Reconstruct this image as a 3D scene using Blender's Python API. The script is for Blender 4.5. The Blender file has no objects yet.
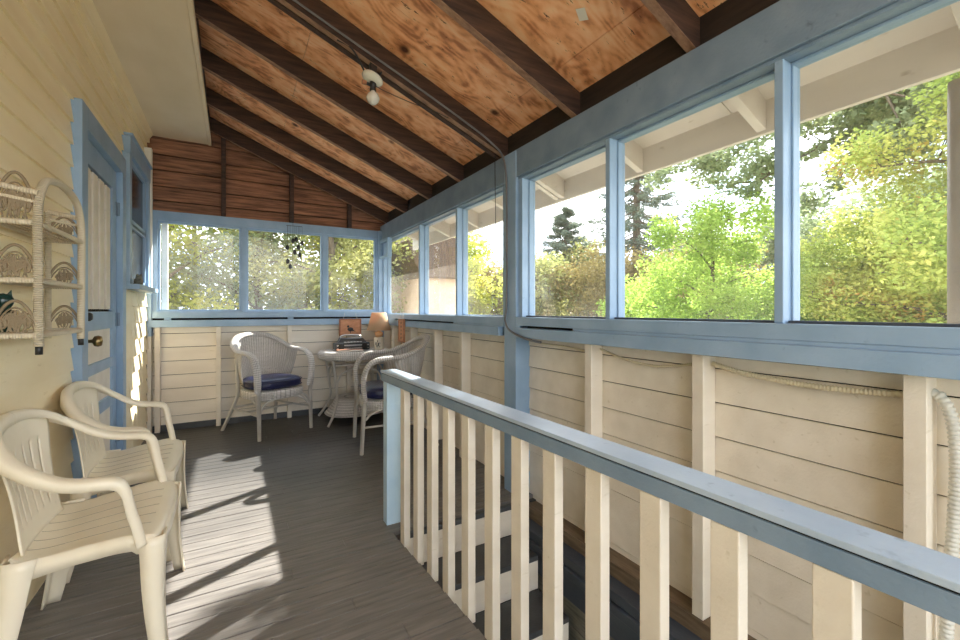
import bpy, math, random
import numpy as np
from mathutils import Vector, Matrix
random.seed(7)
S = bpy.context.scene
COL = S.collection
PI = math.pi

# ------------------------------------------------------------------ mesh helper
class MB:
    def __init__(s): s.v=[]; s.f=[]; s.uv=[]; s.sm=[]; s.M=None
    def add(s, vs, fs, uvs=None, smooth=False):
        n=len(s.v)
        for p in vs:
            p=Vector(p)
            if s.M is not None: p=s.M@p
            s.v.append(p)
        for k,f in enumerate(fs):
            s.f.append([i+n for i in f]); s.sm.append(smooth)
            s.uv.append(uvs[k] if uvs else [(0,0)]*len(f))
        return s
    def box(s,x0,x1,y0,y1,z0,z1):
        vs=[(x0,y0,z0),(x1,y0,z0),(x1,y1,z0),(x0,y1,z0),(x0,y0,z1),(x1,y0,z1),(x1,y1,z1),(x0,y1,z1)]
        return s.add(vs,[(3,2,1,0),(4,5,6,7),(0,1,5,4),(1,2,6,5),(2,3,7,6),(3,0,4,7)])
    def hexa(s,vs): return s.add(vs,[(3,2,1,0),(4,5,6,7),(0,1,5,4),(1,2,6,5),(2,3,7,6),(3,0,4,7)])
    def prism(s,pts,a,b,ax='y'):   # convex polygon pts extruded
        n=len(pts)
        def mk(p,t):
            return {'y':(p[0],t,p[1]),'x':(t,p[0],p[1]),'z':(p[0],p[1],t)}[ax]
        vs=[mk(p,a) for p in pts]+[mk(p,b) for p in pts]
        fs=[tuple(range(n)),tuple(range(2*n-1,n-1,-1))]+[(i,i+n,(i+1)%n+n,(i+1)%n) for i in range(n)]
        return s.add(vs,fs)
    def tube(s,pts,r,n=8,flat=1.0,up=(0,0,1),closed=False,cap=True,uvs=1.0,sq=False):
        P=[Vector(p) for p in pts]; m=len(P)
        rs=r if isinstance(r,(list,tuple)) else [r]*m
        upv=Vector(up); vs=[]; L=0; acc=[]
        prevN=None
        for i,p in enumerate(P):
            if closed: t=P[(i+1)%m]-P[i-1]
            else: t=P[min(i+1,m-1)]-P[max(i-1,0)]
            if t.length<1e-9: t=Vector((0,0,1))
            t.normalize()
            if prevN is None:
                a=upv-t*upv.dot(t)
                if a.length<.05: a=Vector((1,0,0))-t*t.x
                if a.length<.05: a=Vector((0,1,0))-t*t.y
            else:
                a=prevN-t*prevN.dot(t)
            a.normalize(); prevN=a; b=t.cross(a)
            if i: L+=(P[i]-P[i-1]).length
            acc.append(L)
            for k in range(n):
                th=2*PI*k/n+(PI/n if sq else 0)
                vs.append(p+a*(math.cos(th)*rs[i]*flat)+b*(math.sin(th)*rs[i]))
        fs=[];uv=[]
        M=m if closed else m-1
        for i in range(M):
            j=(i+1)%m
            for k in range(n):
                k2=(k+1)%n
                fs.append((i*n+k,i*n+k2,j*n+k2,j*n+k))
                l1=acc[i]; l2=acc[j] if j>i else acc[i]+.01
                c=2*PI*rs[i]*uvs
                uv.append([(l1,c*k/n),(l1,c*(k+1)/n),(l2,c*(k+1)/n),(l2,c*k/n)])
        s.add(vs,fs,uv,smooth=not sq)
        if cap and not closed:
            s.add(vs[:n],[tuple(range(n-1,-1,-1))]); s.add(vs[-n:],[tuple(range(n))])
        return s
    def lathe(s,prof,c=(0,0,0),n=24,smooth=True):
        vs=[];fs=[];uv=[]
        m=len(prof)
        for r,z in prof:
            for k in range(n):
                th=2*PI*k/n; vs.append((c[0]+r*math.cos(th),c[1]+r*math.sin(th),c[2]+z))
        for i in range(m-1):
            for k in range(n):
                k2=(k+1)%n
                fs.append((i*n+k,i*n+k2,(i+1)*n+k2,(i+1)*n+k))
                R=max(prof[i][0],.01)*2*PI
                uv.append([(R*k/n,prof[i][1]),(R*(k+1)/n,prof[i][1]),(R*(k+1)/n,prof[i+1][1]),(R*k/n,prof[i+1][1])])
        return s.add(vs,fs,uv,smooth)
    def sphere(s,c,r,sc=(1,1,1),n=14):
        pr=[(max(r*math.sin(PI*i/n),1e-4),-r*math.cos(PI*i/n)) for i in range(n+1)]
        vs=[];fs=[]
        for R,z in pr:
            for k in range(n): vs.append((c[0]+R*math.cos(2*PI*k/n)*sc[0],c[1]+R*math.sin(2*PI*k/n)*sc[1],c[2]+z*sc[2]))
        for i in range(n):
            for k in range(n): fs.append((i*n+k,i*n+(k+1)%n,(i+1)*n+(k+1)%n,(i+1)*n+k))
        return s.add(vs,fs,None,True)
    def grid(s,fn,nu,nv,smooth=True,skip=None,uvfn=None):
        vs=[];fs=[];uv=[]
        for i in range(nu+1):
            for j in range(nv+1): vs.append(fn(i/nu,j/nv))
        for i in range(nu):
            for j in range(nv):
                if skip and skip(i,j): continue
                fs.append((i*(nv+1)+j,(i+1)*(nv+1)+j,(i+1)*(nv+1)+j+1,i*(nv+1)+j+1))
                if uvfn: uv.append([uvfn(a/nu,b/nv) for a,b in ((i,j),(i+1,j),(i+1,j+1),(i,j+1))])
        return s.add(vs,fs,uv if uvfn else None,smooth)
    def build(s,name,mat,parent=None,bevel=0,solid=0,label=None,subsurf=0,weld=False):
        me=bpy.data.meshes.new(name)
        me.from_pydata([tuple(p) for p in s.v],[],s.f)
        uvl=me.uv_layers.new(name='UVMap')
        flat=[c for poly in s.uv for q in poly for c in q]
        uvl.data.foreach_set('uv',flat)
        me.polygons.foreach_set('use_smooth',s.sm)
        me.materials.append(mat)
        me.validate(); me.update()
        o=bpy.data.objects.new(name,me); COL.objects.link(o)
        if parent is not None: o.parent=parent
        if weld:
            w=o.modifiers.new('w','WELD'); w.merge_threshold=1e-4
        if solid:
            m=o.modifiers.new('s','SOLIDIFY'); m.thickness=solid; m.offset=0
        if bevel:
            m=o.modifiers.new('b','BEVEL'); m.width=bevel; m.segments=2; m.limit_method='ANGLE'; m.angle_limit=.7
            m.harden_normals=False
        if subsurf:
            m=o.modifiers.new('ss','SUBSURF'); m.levels=subsurf; m.render_levels=subsurf
        if label: o['label']=label
        return o

def spline(pts,n=8):
    P=[Vector(p) for p in pts]; out=[]
    for i in range(len(P)-1):
        p0=P[max(i-1,0)];p1=P[i];p2=P[i+1];p3=P[min(i+2,len(P)-1)]
        for k in range(n):
            t=k/n
            out.append(.5*((2*p1)+(p2-p0)*t+(2*p0-5*p1+4*p2-p3)*t*t+(3*p1-p0-3*p2+p3)*t**3))
    out.append(P[-1]); return out

def empty(name,loc=(0,0,0),rz=0):
    o=bpy.data.objects.new(name,None); o.location=loc; o.rotation_euler=(0,0,rz); o.empty_display_size=.1
    COL.objects.link(o); return o
def tag(o,label=None,cat=None,group=None,kind=None):
    if label: o['label']=label
    if cat: o['category']=cat
    if group: o['group']=group
    if kind: o['kind']=kind
    return o
def struct(o,label=None): o['kind']='structure'; 
def thing(name,label,cat,loc=(0,0,0),rz=0,group=None): return tag(empty(name,loc,rz),label,cat,group)

# ------------------------------------------------------------------ materials
def newmat(name):
    m=bpy.data.materials.new(name); m.use_nodes=True
    nt=m.node_tree; nt.nodes.clear()
    out=nt.nodes.new('ShaderNodeOutputMaterial')
    return m,nt,out
def N(nt,t,**k):
    n=nt.nodes.new(t)
    for a,b in k.items():
        if a in n.inputs: n.inputs[a].default_value=b
        else: setattr(n,a,b)
    return n
def ramp(nt,fac,stops):
    r=nt.nodes.new('ShaderNodeValToRGB')
    el=r.color_ramp.elements
    while len(el)<len(stops): el.new(.5)
    for e,(p,c) in zip(el,stops): e.position=p; e.color=(c[0],c[1],c[2],1)
    nt.links.new(fac,r.inputs[0]); return r
def srgb(r,g,b):
    f=lambda c:(c/255/12.92) if c/255<=.04045 else ((c/255+.055)/1.055)**2.4
    return (f(r),f(g),f(b))
def paint(name,c1,c2,rough=.5,scale=(3,3,3),bump=.15,spec=.5,dirt=None,detail=6,bscale=30):
    m,nt,out=newmat(name); L=nt.links.new
    tc=N(nt,'ShaderNodeTexCoord'); mp=N(nt,'ShaderNodeMapping'); mp.inputs['Scale'].default_value=scale
    L(tc.outputs['Object'],mp.inputs[0])
    no=N(nt,'ShaderNodeTexNoise',Scale=2.0,Detail=detail); L(mp.outputs[0],no.inputs['Vector'])
    r=ramp(nt,no.outputs[0],[(.3,c1),(.7,c2)])
    col=r.outputs[0]
    if dirt:
        n2=N(nt,'ShaderNodeTexNoise',Scale=9.0,Detail=8.0); L(mp.outputs[0],n2.inputs['Vector'])
        r2=ramp(nt,n2.outputs[0],[(.66,(0,0,0)),(.80,(1,1,1))])
        mx=N(nt,'ShaderNodeMix',data_type='RGBA'); L(r2.outputs[0],mx.inputs[0]); L(col,mx.inputs[6]); mx.inputs[7].default_value=(*dirt,1); col=mx.outputs[2]
    b=N(nt,'ShaderNodeBsdfPrincipled',Roughness=rough); b.inputs['Specular IOR Level'].default_value=spec
    L(col,b.inputs['Base Color'])
    if bump:
        n3=N(nt,'ShaderNodeTexNoise',Scale=bscale,Detail=4.0); L(mp.outputs[0],n3.inputs['Vector'])
        bp=N(nt,'ShaderNodeBump',Strength=bump,Distance=.01); L(n3.outputs[0],bp.inputs['Height']); L(bp.outputs[0],b.inputs['Normal'])
    L(b.outputs[0],out.inputs[0]); return m
def plain(name,c,rough=.5,metal=0,spec=.5):
    return paint(name,tuple(x*.92 for x in c),tuple(min(1,x*1.06) for x in c),rough,bump=.05,spec=spec) if not metal else metalmat(name,c,rough)
def metalmat(name,c,rough):
    m,nt,out=newmat(name); b=N(nt,'ShaderNodeBsdfPrincipled',Roughness=rough,Metallic=1.0)
    b.inputs['Base Color'].default_value=(*c,1)
    no=N(nt,'ShaderNodeTexNoise',Scale=40.0); bp=N(nt,'ShaderNodeBump',Strength=.1,Distance=.002)
    nt.links.new(no.outputs[0],bp.inputs['Height']); nt.links.new(bp.outputs[0],b.inputs['Normal'])
    nt.links.new(b.outputs[0],out.inputs[0]); return m

M={}
M['cream']=paint('cream_paint',srgb(224,214,197),srgb(238,229,214),.5,(1,4,4),.12,dirt=srgb(206,194,170))
M['yellow']=paint('yellow_cream_paint',srgb(240,222,182),srgb(250,236,202),.42,(4,1,4),.12,dirt=srgb(222,202,156))
M['soffit']=paint('soffit_paint',srgb(228,212,182),srgb(238,224,198),.6,(2,1,2),.1)
M['white']=paint('white_paint',srgb(226,222,212),srgb(240,237,228),.55,(3,3,3),.12,dirt=srgb(190,180,160))
M['blue']=paint('blue_paint',srgb(136,164,192),srgb(154,180,206),.38,(3,3,3),.1,dirt=srgb(126,152,180))
M['blue2']=paint('dark_blue_paint',srgb(112,134,156),srgb(132,152,172),.38,(3,3,3),.15,dirt=srgb(98,116,134))
M['bluel']=paint('pale_blue_paint',srgb(176,206,228),srgb(196,220,236),.4,(3,3,3),.1)
M['gapblack']=plain('dark_gap',(.012,.011,.010),.9)
M['navy']=paint('navy_cushion',srgb(20,23,58),srgb(30,34,76),.35,(5,5,5),.2)
M['plastic']=paint('white_plastic',srgb(234,223,199),srgb(244,235,212),.32,(2,2,2),.03,dirt=srgb(222,212,188))
M['wickerp']=None
def darkwood(name,c1,c2,scale,rough=.75):
    m,nt,out=newmat(name); L=nt.links.new
    tc=N(nt,'ShaderNodeTexCoord'); mp=N(nt,'ShaderNodeMapping'); mp.inputs['Scale'].default_value=scale
    L(tc.outputs['Object'],mp.inputs[0])
    no=N(nt,'ShaderNodeTexNoise',Scale=3.0,Detail=8.0,Roughness=.65); L(mp.outputs[0],no.inputs['Vector'])
    r=ramp(nt,no.outputs[0],[(.3,c1),(.72,c2)])
    b=N(nt,'ShaderNodeBsdfPrincipled',Roughness=rough); L(r.outputs[0],b.inputs['Base Color'])
    bp=N(nt,'ShaderNodeBump',Strength=.35,Distance=.01); L(no.outputs[0],bp.inputs['Height']); L(bp.outputs[0],b.inputs['Normal'])
    L(b.outputs[0],out.inputs[0]); return m
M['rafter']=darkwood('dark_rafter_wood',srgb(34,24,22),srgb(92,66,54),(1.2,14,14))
M['gable']=darkwood('gable_board_wood',srgb(60,38,30),srgb(196,140,108),(.8,8,11))
M['greywood']=darkwood('weathered_grey_wood',srgb(84,84,76),srgb(150,146,130),(14,1.2,14))
M['brownstrip']=darkwood('brown_sill_wood',srgb(86,72,56),srgb(140,120,96),(14,1.5,14))
M['stairgrey']=paint('dark_grey_stair_paint',srgb(58,60,62),srgb(80,82,84),.45,(3,3,3),.15)
M['slate']=paint('slate_board_paint',srgb(62,68,78),srgb(80,88,98),.4,(3,1,3),.12)
def floormat():
    m,nt,out=newmat('grey_porch_floor_boards'); L=nt.links.new
    tc=N(nt,'ShaderNodeTexCoord'); mp=N(nt,'ShaderNodeMapping'); mp.inputs['Scale'].default_value=(1.5,18,1)
    L(tc.outputs['Object'],mp.inputs[0])
    no=N(nt,'ShaderNodeTexNoise',Scale=2.5,Detail=8.0,Roughness=.6); L(mp.outputs[0],no.inputs['Vector'])
    r=ramp(nt,no.outputs[0],[(.28,srgb(98,94,92)),(.75,srgb(142,137,132))])
    # worn patches versus intact darker paint at the far end of the porch
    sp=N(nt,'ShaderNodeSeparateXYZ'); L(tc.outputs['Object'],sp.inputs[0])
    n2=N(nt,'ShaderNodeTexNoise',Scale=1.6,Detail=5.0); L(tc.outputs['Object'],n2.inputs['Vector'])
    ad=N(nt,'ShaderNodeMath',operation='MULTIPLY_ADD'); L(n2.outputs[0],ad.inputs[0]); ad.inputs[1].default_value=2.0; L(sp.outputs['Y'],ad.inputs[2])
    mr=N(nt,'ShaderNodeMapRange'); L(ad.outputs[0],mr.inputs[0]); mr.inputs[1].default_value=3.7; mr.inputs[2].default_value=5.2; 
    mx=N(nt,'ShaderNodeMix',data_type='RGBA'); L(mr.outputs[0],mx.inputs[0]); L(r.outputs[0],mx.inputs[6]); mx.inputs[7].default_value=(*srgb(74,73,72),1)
    b=N(nt,'ShaderNodeBsdfPrincipled',Roughness=.5); L(mx.outputs[2],b.inputs['Base Color'])
    bp=N(nt,'ShaderNodeBump',Strength=.3,Distance=.004); L(no.outputs[0],bp.inputs['Height']); L(bp.outputs[0],b.inputs['Normal'])
    L(b.outputs[0],out.inputs[0]); return m
M['floor']=floormat()
def plywood():
    m,nt,out=newmat('roof_plywood'); L=nt.links.new
    tc=N(nt,'ShaderNodeTexCoord'); mp=N(nt,'ShaderNodeMapping'); mp.inputs['Scale'].default_value=(1.0,1.9,1.0)
    L(tc.outputs['Object'],mp.inputs[0])
    n1=N(nt,'ShaderNodeTexNoise',Scale=1.5,Detail=2.0,Roughness=.4); L(mp.outputs[0],n1.inputs['Vector'])
    mu=N(nt,'ShaderNodeMath',operation='MULTIPLY'); L(n1.outputs[0],mu.inputs[0]); mu.inputs[1].default_value=130.0
    si=N(nt,'ShaderNodeMath',operation='SINE'); L(mu.outputs[0],si.inputs[0])
    fine=N(nt,'ShaderNodeTexNoise',Scale=7.0,Detail=8.0); L(mp.outputs[0],fine.inputs['Vector'])
    a=N(nt,'ShaderNodeMath',operation='MULTIPLY_ADD'); L(si.outputs[0],a.inputs[0]); a.inputs[1].default_value=.05; L(fine.outputs[0],a.inputs[2])
    r=ramp(nt,a.outputs[0],[(.32,srgb(186,118,78)),(.45,srgb(236,168,120)),(.56,srgb(250,192,144)),(.72,srgb(255,210,168))])
    # knots
    vo=N(nt,'ShaderNodeTexVoronoi',Scale=2.6); L(tc.outputs['Object'],vo.inputs['Vector'])
    rk=ramp(nt,vo.outputs['Distance'],[(.045,(1,1,1)),(.11,(0,0,0))])
    mx=N(nt,'ShaderNodeMix',data_type='RGBA'); L(rk.outputs[0],mx.inputs[0]); L(r.outputs[0],mx.inputs[6]); mx.inputs[7].default_value=(*srgb(84,44,26),1)
    # dark torn-grain marks
    mp2=N(nt,'ShaderNodeMapping'); mp2.inputs['Scale'].default_value=(2.5,9,2.5); L(tc.outputs['Object'],mp2.inputs[0])
    n4=N(nt,'ShaderNodeTexNoise',Scale=4.0,Detail=10.0,Roughness=.75); L(mp2.outputs[0],n4.inputs['Vector'])
    r4=ramp(nt,n4.outputs[0],[(.60,(0,0,0)),(.64,(1,1,1))])
    mx2=N(nt,'ShaderNodeMix',data_type='RGBA'); L(r4.outputs[0],mx2.inputs[0]); L(mx.outputs[2],mx2.inputs[6]); mx2.inputs[7].default_value=(*srgb(92,52,34),1)
    b=N(nt,'ShaderNodeBsdfPrincipled',Roughness=.6); L(mx2.outputs[2],b.inputs['Base Color'])
    bp=N(nt,'ShaderNodeBump',Strength=.15,Distance=.005); L(a.outputs[0],bp.inputs['Height']); L(bp.outputs[0],b.inputs['Normal'])
    L(b.outputs[0],out.inputs[0]); return m
M['ply']=plywood()
def wicker(name,c,holes=False,su=.011,sv=.016):
    m,nt,out=newmat(name); L=nt.links.new
    uv=N(nt,'ShaderNodeTexCoord'); sp=N(nt,'ShaderNodeSeparateXYZ'); L(uv.outputs['UV'],sp.inputs[0])
    def wv(sock,period,ph=0):
        a=N(nt,'ShaderNodeMath',operation='MULTIPLY'); L(sock,a.inputs[0]); a.inputs[1].default_value=PI/period
        s_=N(nt,'ShaderNodeMath',operation='SINE'); L(a.outputs[0],s_.inputs[0]); return s_
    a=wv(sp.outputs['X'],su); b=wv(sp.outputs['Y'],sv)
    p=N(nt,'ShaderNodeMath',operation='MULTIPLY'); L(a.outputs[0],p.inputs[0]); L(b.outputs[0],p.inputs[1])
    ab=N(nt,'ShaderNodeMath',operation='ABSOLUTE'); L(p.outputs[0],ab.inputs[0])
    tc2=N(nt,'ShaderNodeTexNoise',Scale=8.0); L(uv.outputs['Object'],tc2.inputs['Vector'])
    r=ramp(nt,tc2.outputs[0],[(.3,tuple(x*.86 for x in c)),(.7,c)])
    gr=ramp(nt,ab.outputs[0],[(.0,(.42,.40,.38)),(.35,(1,1,1))]); mm=N(nt,'ShaderNodeMix',data_type='RGBA',blend_type='MULTIPLY'); mm.inputs[0].default_value=1.0 if sv<.1 else .3; L(r.outputs[0],mm.inputs[6]); L(gr.outputs[0],mm.inputs[7])  # shade in the weave creases multiplied into the colour
    bs=N(nt,'ShaderNodeBsdfPrincipled',Roughness=.55); L(mm.outputs[2],bs.inputs['Base Color'])
    bp=N(nt,'ShaderNodeBump',Strength=1.0,Distance=.006); L(ab.outputs[0],bp.inputs['Height']); L(bp.outputs[0],bs.inputs['Normal'])
    if holes:
        aa=N(nt,'ShaderNodeMath',operation='ABSOLUTE'); L(a.outputs[0],aa.inputs[0])
        bb=N(nt,'ShaderNodeMath',operation='ABSOLUTE'); L(b.outputs[0],bb.inputs[0])
        mxx=N(nt,'ShaderNodeMath',operation='MAXIMUM'); L(aa.outputs[0],mxx.inputs[0]); L(bb.outputs[0],mxx.inputs[1])
        lt=N(nt,'ShaderNodeMath',operation='LESS_THAN'); L(mxx.outputs[0],lt.inputs[0]); lt.inputs[1].default_value=.52
        tr=N(nt,'ShaderNodeBsdfTransparent'); mix=N(nt,'ShaderNodeMixShader'); L(lt.outputs[0],mix.inputs[0]); L(bs.outputs[0],mix.inputs[1]); L(tr.outputs[0],mix.inputs[2])
        L(mix.outputs[0],out.inputs[0])
    else: L(bs.outputs[0],out.inputs[0])
    return m
WH=srgb(236,230,224)
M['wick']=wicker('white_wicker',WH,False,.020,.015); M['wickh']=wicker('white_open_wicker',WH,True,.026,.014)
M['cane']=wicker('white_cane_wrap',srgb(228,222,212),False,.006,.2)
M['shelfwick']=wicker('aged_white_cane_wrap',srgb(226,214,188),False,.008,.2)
M['rustwire']=plain('aged_wire',srgb(140,124,98),.6)
M['eave']=paint('eave_white_paint',srgb(206,198,190),srgb(222,214,206),.6,(3,1,3),.12,dirt=srgb(170,156,142))
M['bottomface']=darkwood('lit_rafter_underside_wood',srgb(104,74,58),srgb(178,142,116),(1.2,10,10))  # weathered tan, lightened to stand in for light on the rafter bottoms
def glassmat():
    m,nt,out=newmat('dusty_window_glass'); L=nt.links.new
    tc=N(nt,'ShaderNodeTexCoord'); n=N(nt,'ShaderNodeTexNoise',Scale=1.3,Detail=5.0); L(tc.outputs['Object'],n.inputs['Vector'])
    mr=N(nt,'ShaderNodeMapRange'); L(n.outputs[0],mr.inputs[0]); mr.inputs[1].default_value=.35; mr.inputs[2].default_value=.75; mr.inputs[3].default_value=.012; mr.inputs[4].default_value=.06
    tr=N(nt,'ShaderNodeBsdfTransparent'); tr.inputs[0].default_value=(.97,.98,.98,1)
    tl=N(nt,'ShaderNodeBsdfTranslucent'); tl.inputs[0].default_value=(.85,.78,.68,1)
    m1=N(nt,'ShaderNodeMixShader'); L(mr.outputs[0],m1.inputs[0]); L(tr.outputs[0],m1.inputs[1]); L(tl.outputs[0],m1.inputs[2])
    gl=N(nt,'ShaderNodeBsdfGlossy',Roughness=.02); lw=N(nt,'ShaderNodeLayerWeight'); pw=N(nt,'ShaderNodeMath',operation='POWER'); L(lw.outputs['Facing'],pw.inputs[0]); pw.inputs[1].default_value=4.0
    fr=N(nt,'ShaderNodeMath',operation='MULTIPLY_ADD'); L(pw.outputs[0],fr.inputs[0]); fr.inputs[1].default_value=.25; fr.inputs[2].default_value=.015
    m2=N(nt,'ShaderNodeMixShader'); L(fr.outputs[0],m2.inputs[0]); L(m1.outputs[0],m2.inputs[1]); L(gl.outputs[0],m2.inputs[2])
    L(m2.outputs[0],out.inputs[0]); return m
M['glass']=glassmat()
M['darkglass']=plain('dark_house_glass',(.02,.016,.015),.2,spec=.25)
M['curtain']=paint('brown_blind',srgb(62,44,36),srgb(84,62,52),.8)
M['brass']=metalmat('aged_brass',(.35,.25,.12),.35)
M['blackmetal']=plain('black_metal',(.02,.02,.02),.4)
M['conduit']=paint('beige_conduit',srgb(206,192,160),srgb(220,208,178),.5)
M['gconduit']=paint('grey_white_conduit',srgb(196,194,184),srgb(214,212,202),.5)
M['cable']=paint('grey_cable',srgb(96,96,100),srgb(120,120,124),.4)
M['porcelain']=plain('white_porcelain',srgb(226,224,212),.2)
M['signwood']=darkwood('red_brown_plaque_wood',srgb(132,84,58),srgb(180,120,84),(3,3,10),.5)
M['signwood2']=darkwood('orange_brown_plaque_wood',srgb(176,118,84),srgb(214,156,116),(3,3,10),.5)
M['radiobody']=plain('dark_grey_radio_plastic',srgb(58,62,64),.35)
M['silver']=metalmat('silver_trim',(.6,.6,.6),.3)
M['ceramic']=paint('cream_glazed_ceramic',srgb(206,196,176),srgb(226,218,200),.25)
M['ceramictan']=paint('tan_glazed_ceramic',srgb(190,148,104),srgb(206,166,122),.3)
M['motif']=plain('dark_motif',(.03,.03,.03),.5)
def shademat():
    m,nt,out=newmat('lamp_shade_fabric'); L=nt.links.new
    d=N(nt,'ShaderNodeBsdfDiffuse'); d.inputs[0].default_value=(*srgb(206,178,146),1)
    t=N(nt,'ShaderNodeBsdfTranslucent'); t.inputs[0].default_value=(*srgb(228,160,110),1)
    n=N(nt,'ShaderNodeTexNoise',Scale=60.0); bp=N(nt,'ShaderNodeBump',Strength=.2,Distance=.002); L(n.outputs[0],bp.inputs['Height']); L(bp.outputs[0],d.inputs['Normal'])
    mx=N(nt,'ShaderNodeMixShader'); mx.inputs[0].default_value=.22; L(d.outputs[0],mx.inputs[1]); L(t.outputs[0],mx.inputs[2]); L(mx.outputs[0],out.inputs[0]); return m
M['shade']=shademat()
def leafmat(name,cols,tl=.5,scale=.9):
    m,nt,out=newmat(name); L=nt.links.new
    tc=N(nt,'ShaderNodeTexCoord'); n=N(nt,'ShaderNodeTexNoise',Scale=scale,Detail=6.0,Roughness=.75); L(tc.outputs['Object'],n.inputs['Vector'])
    k=len(cols); r=ramp(nt,n.outputs[0],[(.3+.4*i/(k-1),c) for i,c in enumerate(cols)])
    d=N(nt,'ShaderNodeBsdfPrincipled',Roughness=.6); d.inputs['Specular IOR Level'].default_value=.2; L(r.outputs[0],d.inputs['Base Color'])
    t=N(nt,'ShaderNodeBsdfTranslucent'); L(r.outputs[0],t.inputs[0])
    mx=N(nt,'ShaderNodeMixShader'); mx.inputs[0].default_value=tl; L(d.outputs[0],mx.inputs[1]); L(t.outputs[0],mx.inputs[2]); L(mx.outputs[0],out.inputs[0]); return m
M['leafbright']=leafmat('bright_green_leaves',[srgb(118,146,58),srgb(160,186,84),srgb(196,210,118)],.55)
M['leafmaple']=leafmat('turning_maple_leaves',[srgb(120,146,78),srgb(172,188,98),srgb(204,202,112),srgb(212,138,80)],.5,.7)
M['leafolive']=leafmat('olive_leaves',[srgb(112,120,76),srgb(158,160,98),srgb(196,192,128)],.45)
M['leafyellow']=leafmat('yellow_green_leaves',[srgb(120,138,60),srgb(172,178,78),srgb(206,190,86)],.5)
M['leafgrey']=leafmat('grey_green_leaves',[srgb(104,120,92),srgb(142,154,112),srgb(172,178,132)],.4)
M['leafbrown']=leafmat('russet_hazy_leaves',[srgb(120,100,66),srgb(156,140,88),srgb(176,160,104)],.4,.25)
M['needle']=leafmat('hazy_spruce_needles',[srgb(88,100,88),srgb(128,138,120)],.3)  # needles greyed and lightened, distance haze put into the colour
M['bark']=darkwood('bark',srgb(72,60,50),srgb(122,106,88),(8,8,1.5),.9)
M['shedwall']=paint('pink_beige_wall',srgb(206,172,146),srgb(220,188,162),.7)
M['shedroof']=darkwood('brown_roof_boards',srgb(70,54,44),srgb(112,90,74),(10,2,2),.8)
M['grass']=paint('grass_ground',srgb(128,124,104),srgb(160,150,128),.9,(.5,.5,.5),.3)
M['spout']=paint('grey_tan_metal_paint',srgb(140,128,118),srgb(160,148,136),.4)

# ------------------------------------------------------------------ geometry constants
XL=-.77; XR=1.79; YB=5.58; YF=-1.6; SL=-.41
XF=1.68            # inner face of right header/post
def zr(x): return 2.41+SL*(x-1.72)   # underside of rafters
RD=.15
def zs(x): return zr(x)+RD
def xb(y): return .784+.064*(2.45-y)
def zt(y): return .905-.0165*(2.45-y)

# ------------------------------------------------------------------ floor
m=MB(); y=YF; k=0
while y<YB-.02:
    w=.088; y1=min(y+w,YB)
    if y+w/2<2.33: xe=xb(y+w/2)
    else: xe=XR
    rr=random.Random(k); cuts=[XL]
    c=rr.uniform(.2,1.4)
    if c<xe-.2: cuts.append(c)
    cuts.append(xe)
    for a,b in zip(cuts[:-1],cuts[1:]):
        dz=rr.uniform(-.0012,.0)
        m.box(a+.0012,b-.0012,y+.0030,y1-.0010,-.025,dz)
    y=y1; k+=1
fl=m.build('floor',M['floor'],bevel=.002); fl['kind']='structure'
m=MB(); m.box(XL,.76,YF,2.33,-.12,-.024); m.box(XL,XR,2.33,YB,-.12,-.024)
m.box(.72,.79,YF,2.33,-.3,-.03)
m.build('floor_framing',M['stairgrey'],fl)
# ------------------------------------------------------------------ right wall (below windows)
def siding_inside(m,axis,a0,a1,face,ztop,zbot,th=.014,segs=None):
    z=.874+.146*2
    rr=random.Random(3)
    while z>zbot:
        hi=min(z-.003,ztop); lo=max(z-.146+.003,zbot)
        if hi-lo>.02:
            t=rr.uniform(0,.003)
            if axis=='y': m.hexa([(face-.006+t,a0,lo),(face+th,a0,lo),(face+th,a1,lo),(face-.006+t,a1,lo),(face+.004+t,a0,hi),(face+th,a0,hi),(face+th,a1,hi),(face+.004+t,a1,hi)])
            else: m.hexa([(a0,face-.006+t,lo),(a1,face-.006+t,lo),(a1,face+th,lo),(a0,face+th,lo),(a0,face+.004+t,hi),(a1,face+.004+t,hi),(a1,face+th,hi),(a0,face+th,hi)])
        z-=.146
m=MB(); siding_inside(m,'y',YF,YB,XR,1.16,-.06)
wr=m.build('wall_right',M['cream'],bevel=.0015); wr['kind']='structure'
m=MB(); m.box(XR+.012,XR+.05,YF,YB+.03,-1.5,1.16); m.build('sheathing',M['gapblack'],wr)
m=MB(); m.box(XR+.051,XR+.07,YF,YB+.05,-1.5,1.16); m.build('outer_cladding',M['cream'],wr)
for y in (-.88,-.24,.413,1.078,1.722,3.25,3.82,4.47,5.05):
    m=MB(); m.box(1.70,1.788,y,y+.05,-.03,1.09); m.build('stud',M['cream'],wr,bevel=.002)
m=MB(); m.box(1.70,1.788,5.42,5.50,-.0,1.09); m.build('stud',M['cream'],wr,bevel=.002)
# sole strip and ledges beside stairwell
m=MB(); m.box(1.69,1.80,YF,2.40,-.10,-.031); m.build('sole_plate',M['brownstrip'],wr)
m=MB(); m.box(1.60,1.71,YF,2.33,-.15,-.10); m.box(1.585,1.70,YF,2.33,-.20,-.155); m.box(1.60,1.70,YF,2.33,-.33,-.205); m.build('stair_ledge',M['slate'],wr,bevel=.004)
m=MB(); 
for i in range(8): m.box(1.63,1.70,YF,2.33,-.34-.15*(i+1)+.006,-.34-.15*i)
m.build('lower_boards',M['greywood'],wr)
# tall post
m=MB(); m.box(XF-.006,1.795,2.406,2.55,-.03,2.364); o=m.build('trim_1',M['blue'],bevel=.004); o['kind']='structure'
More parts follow.
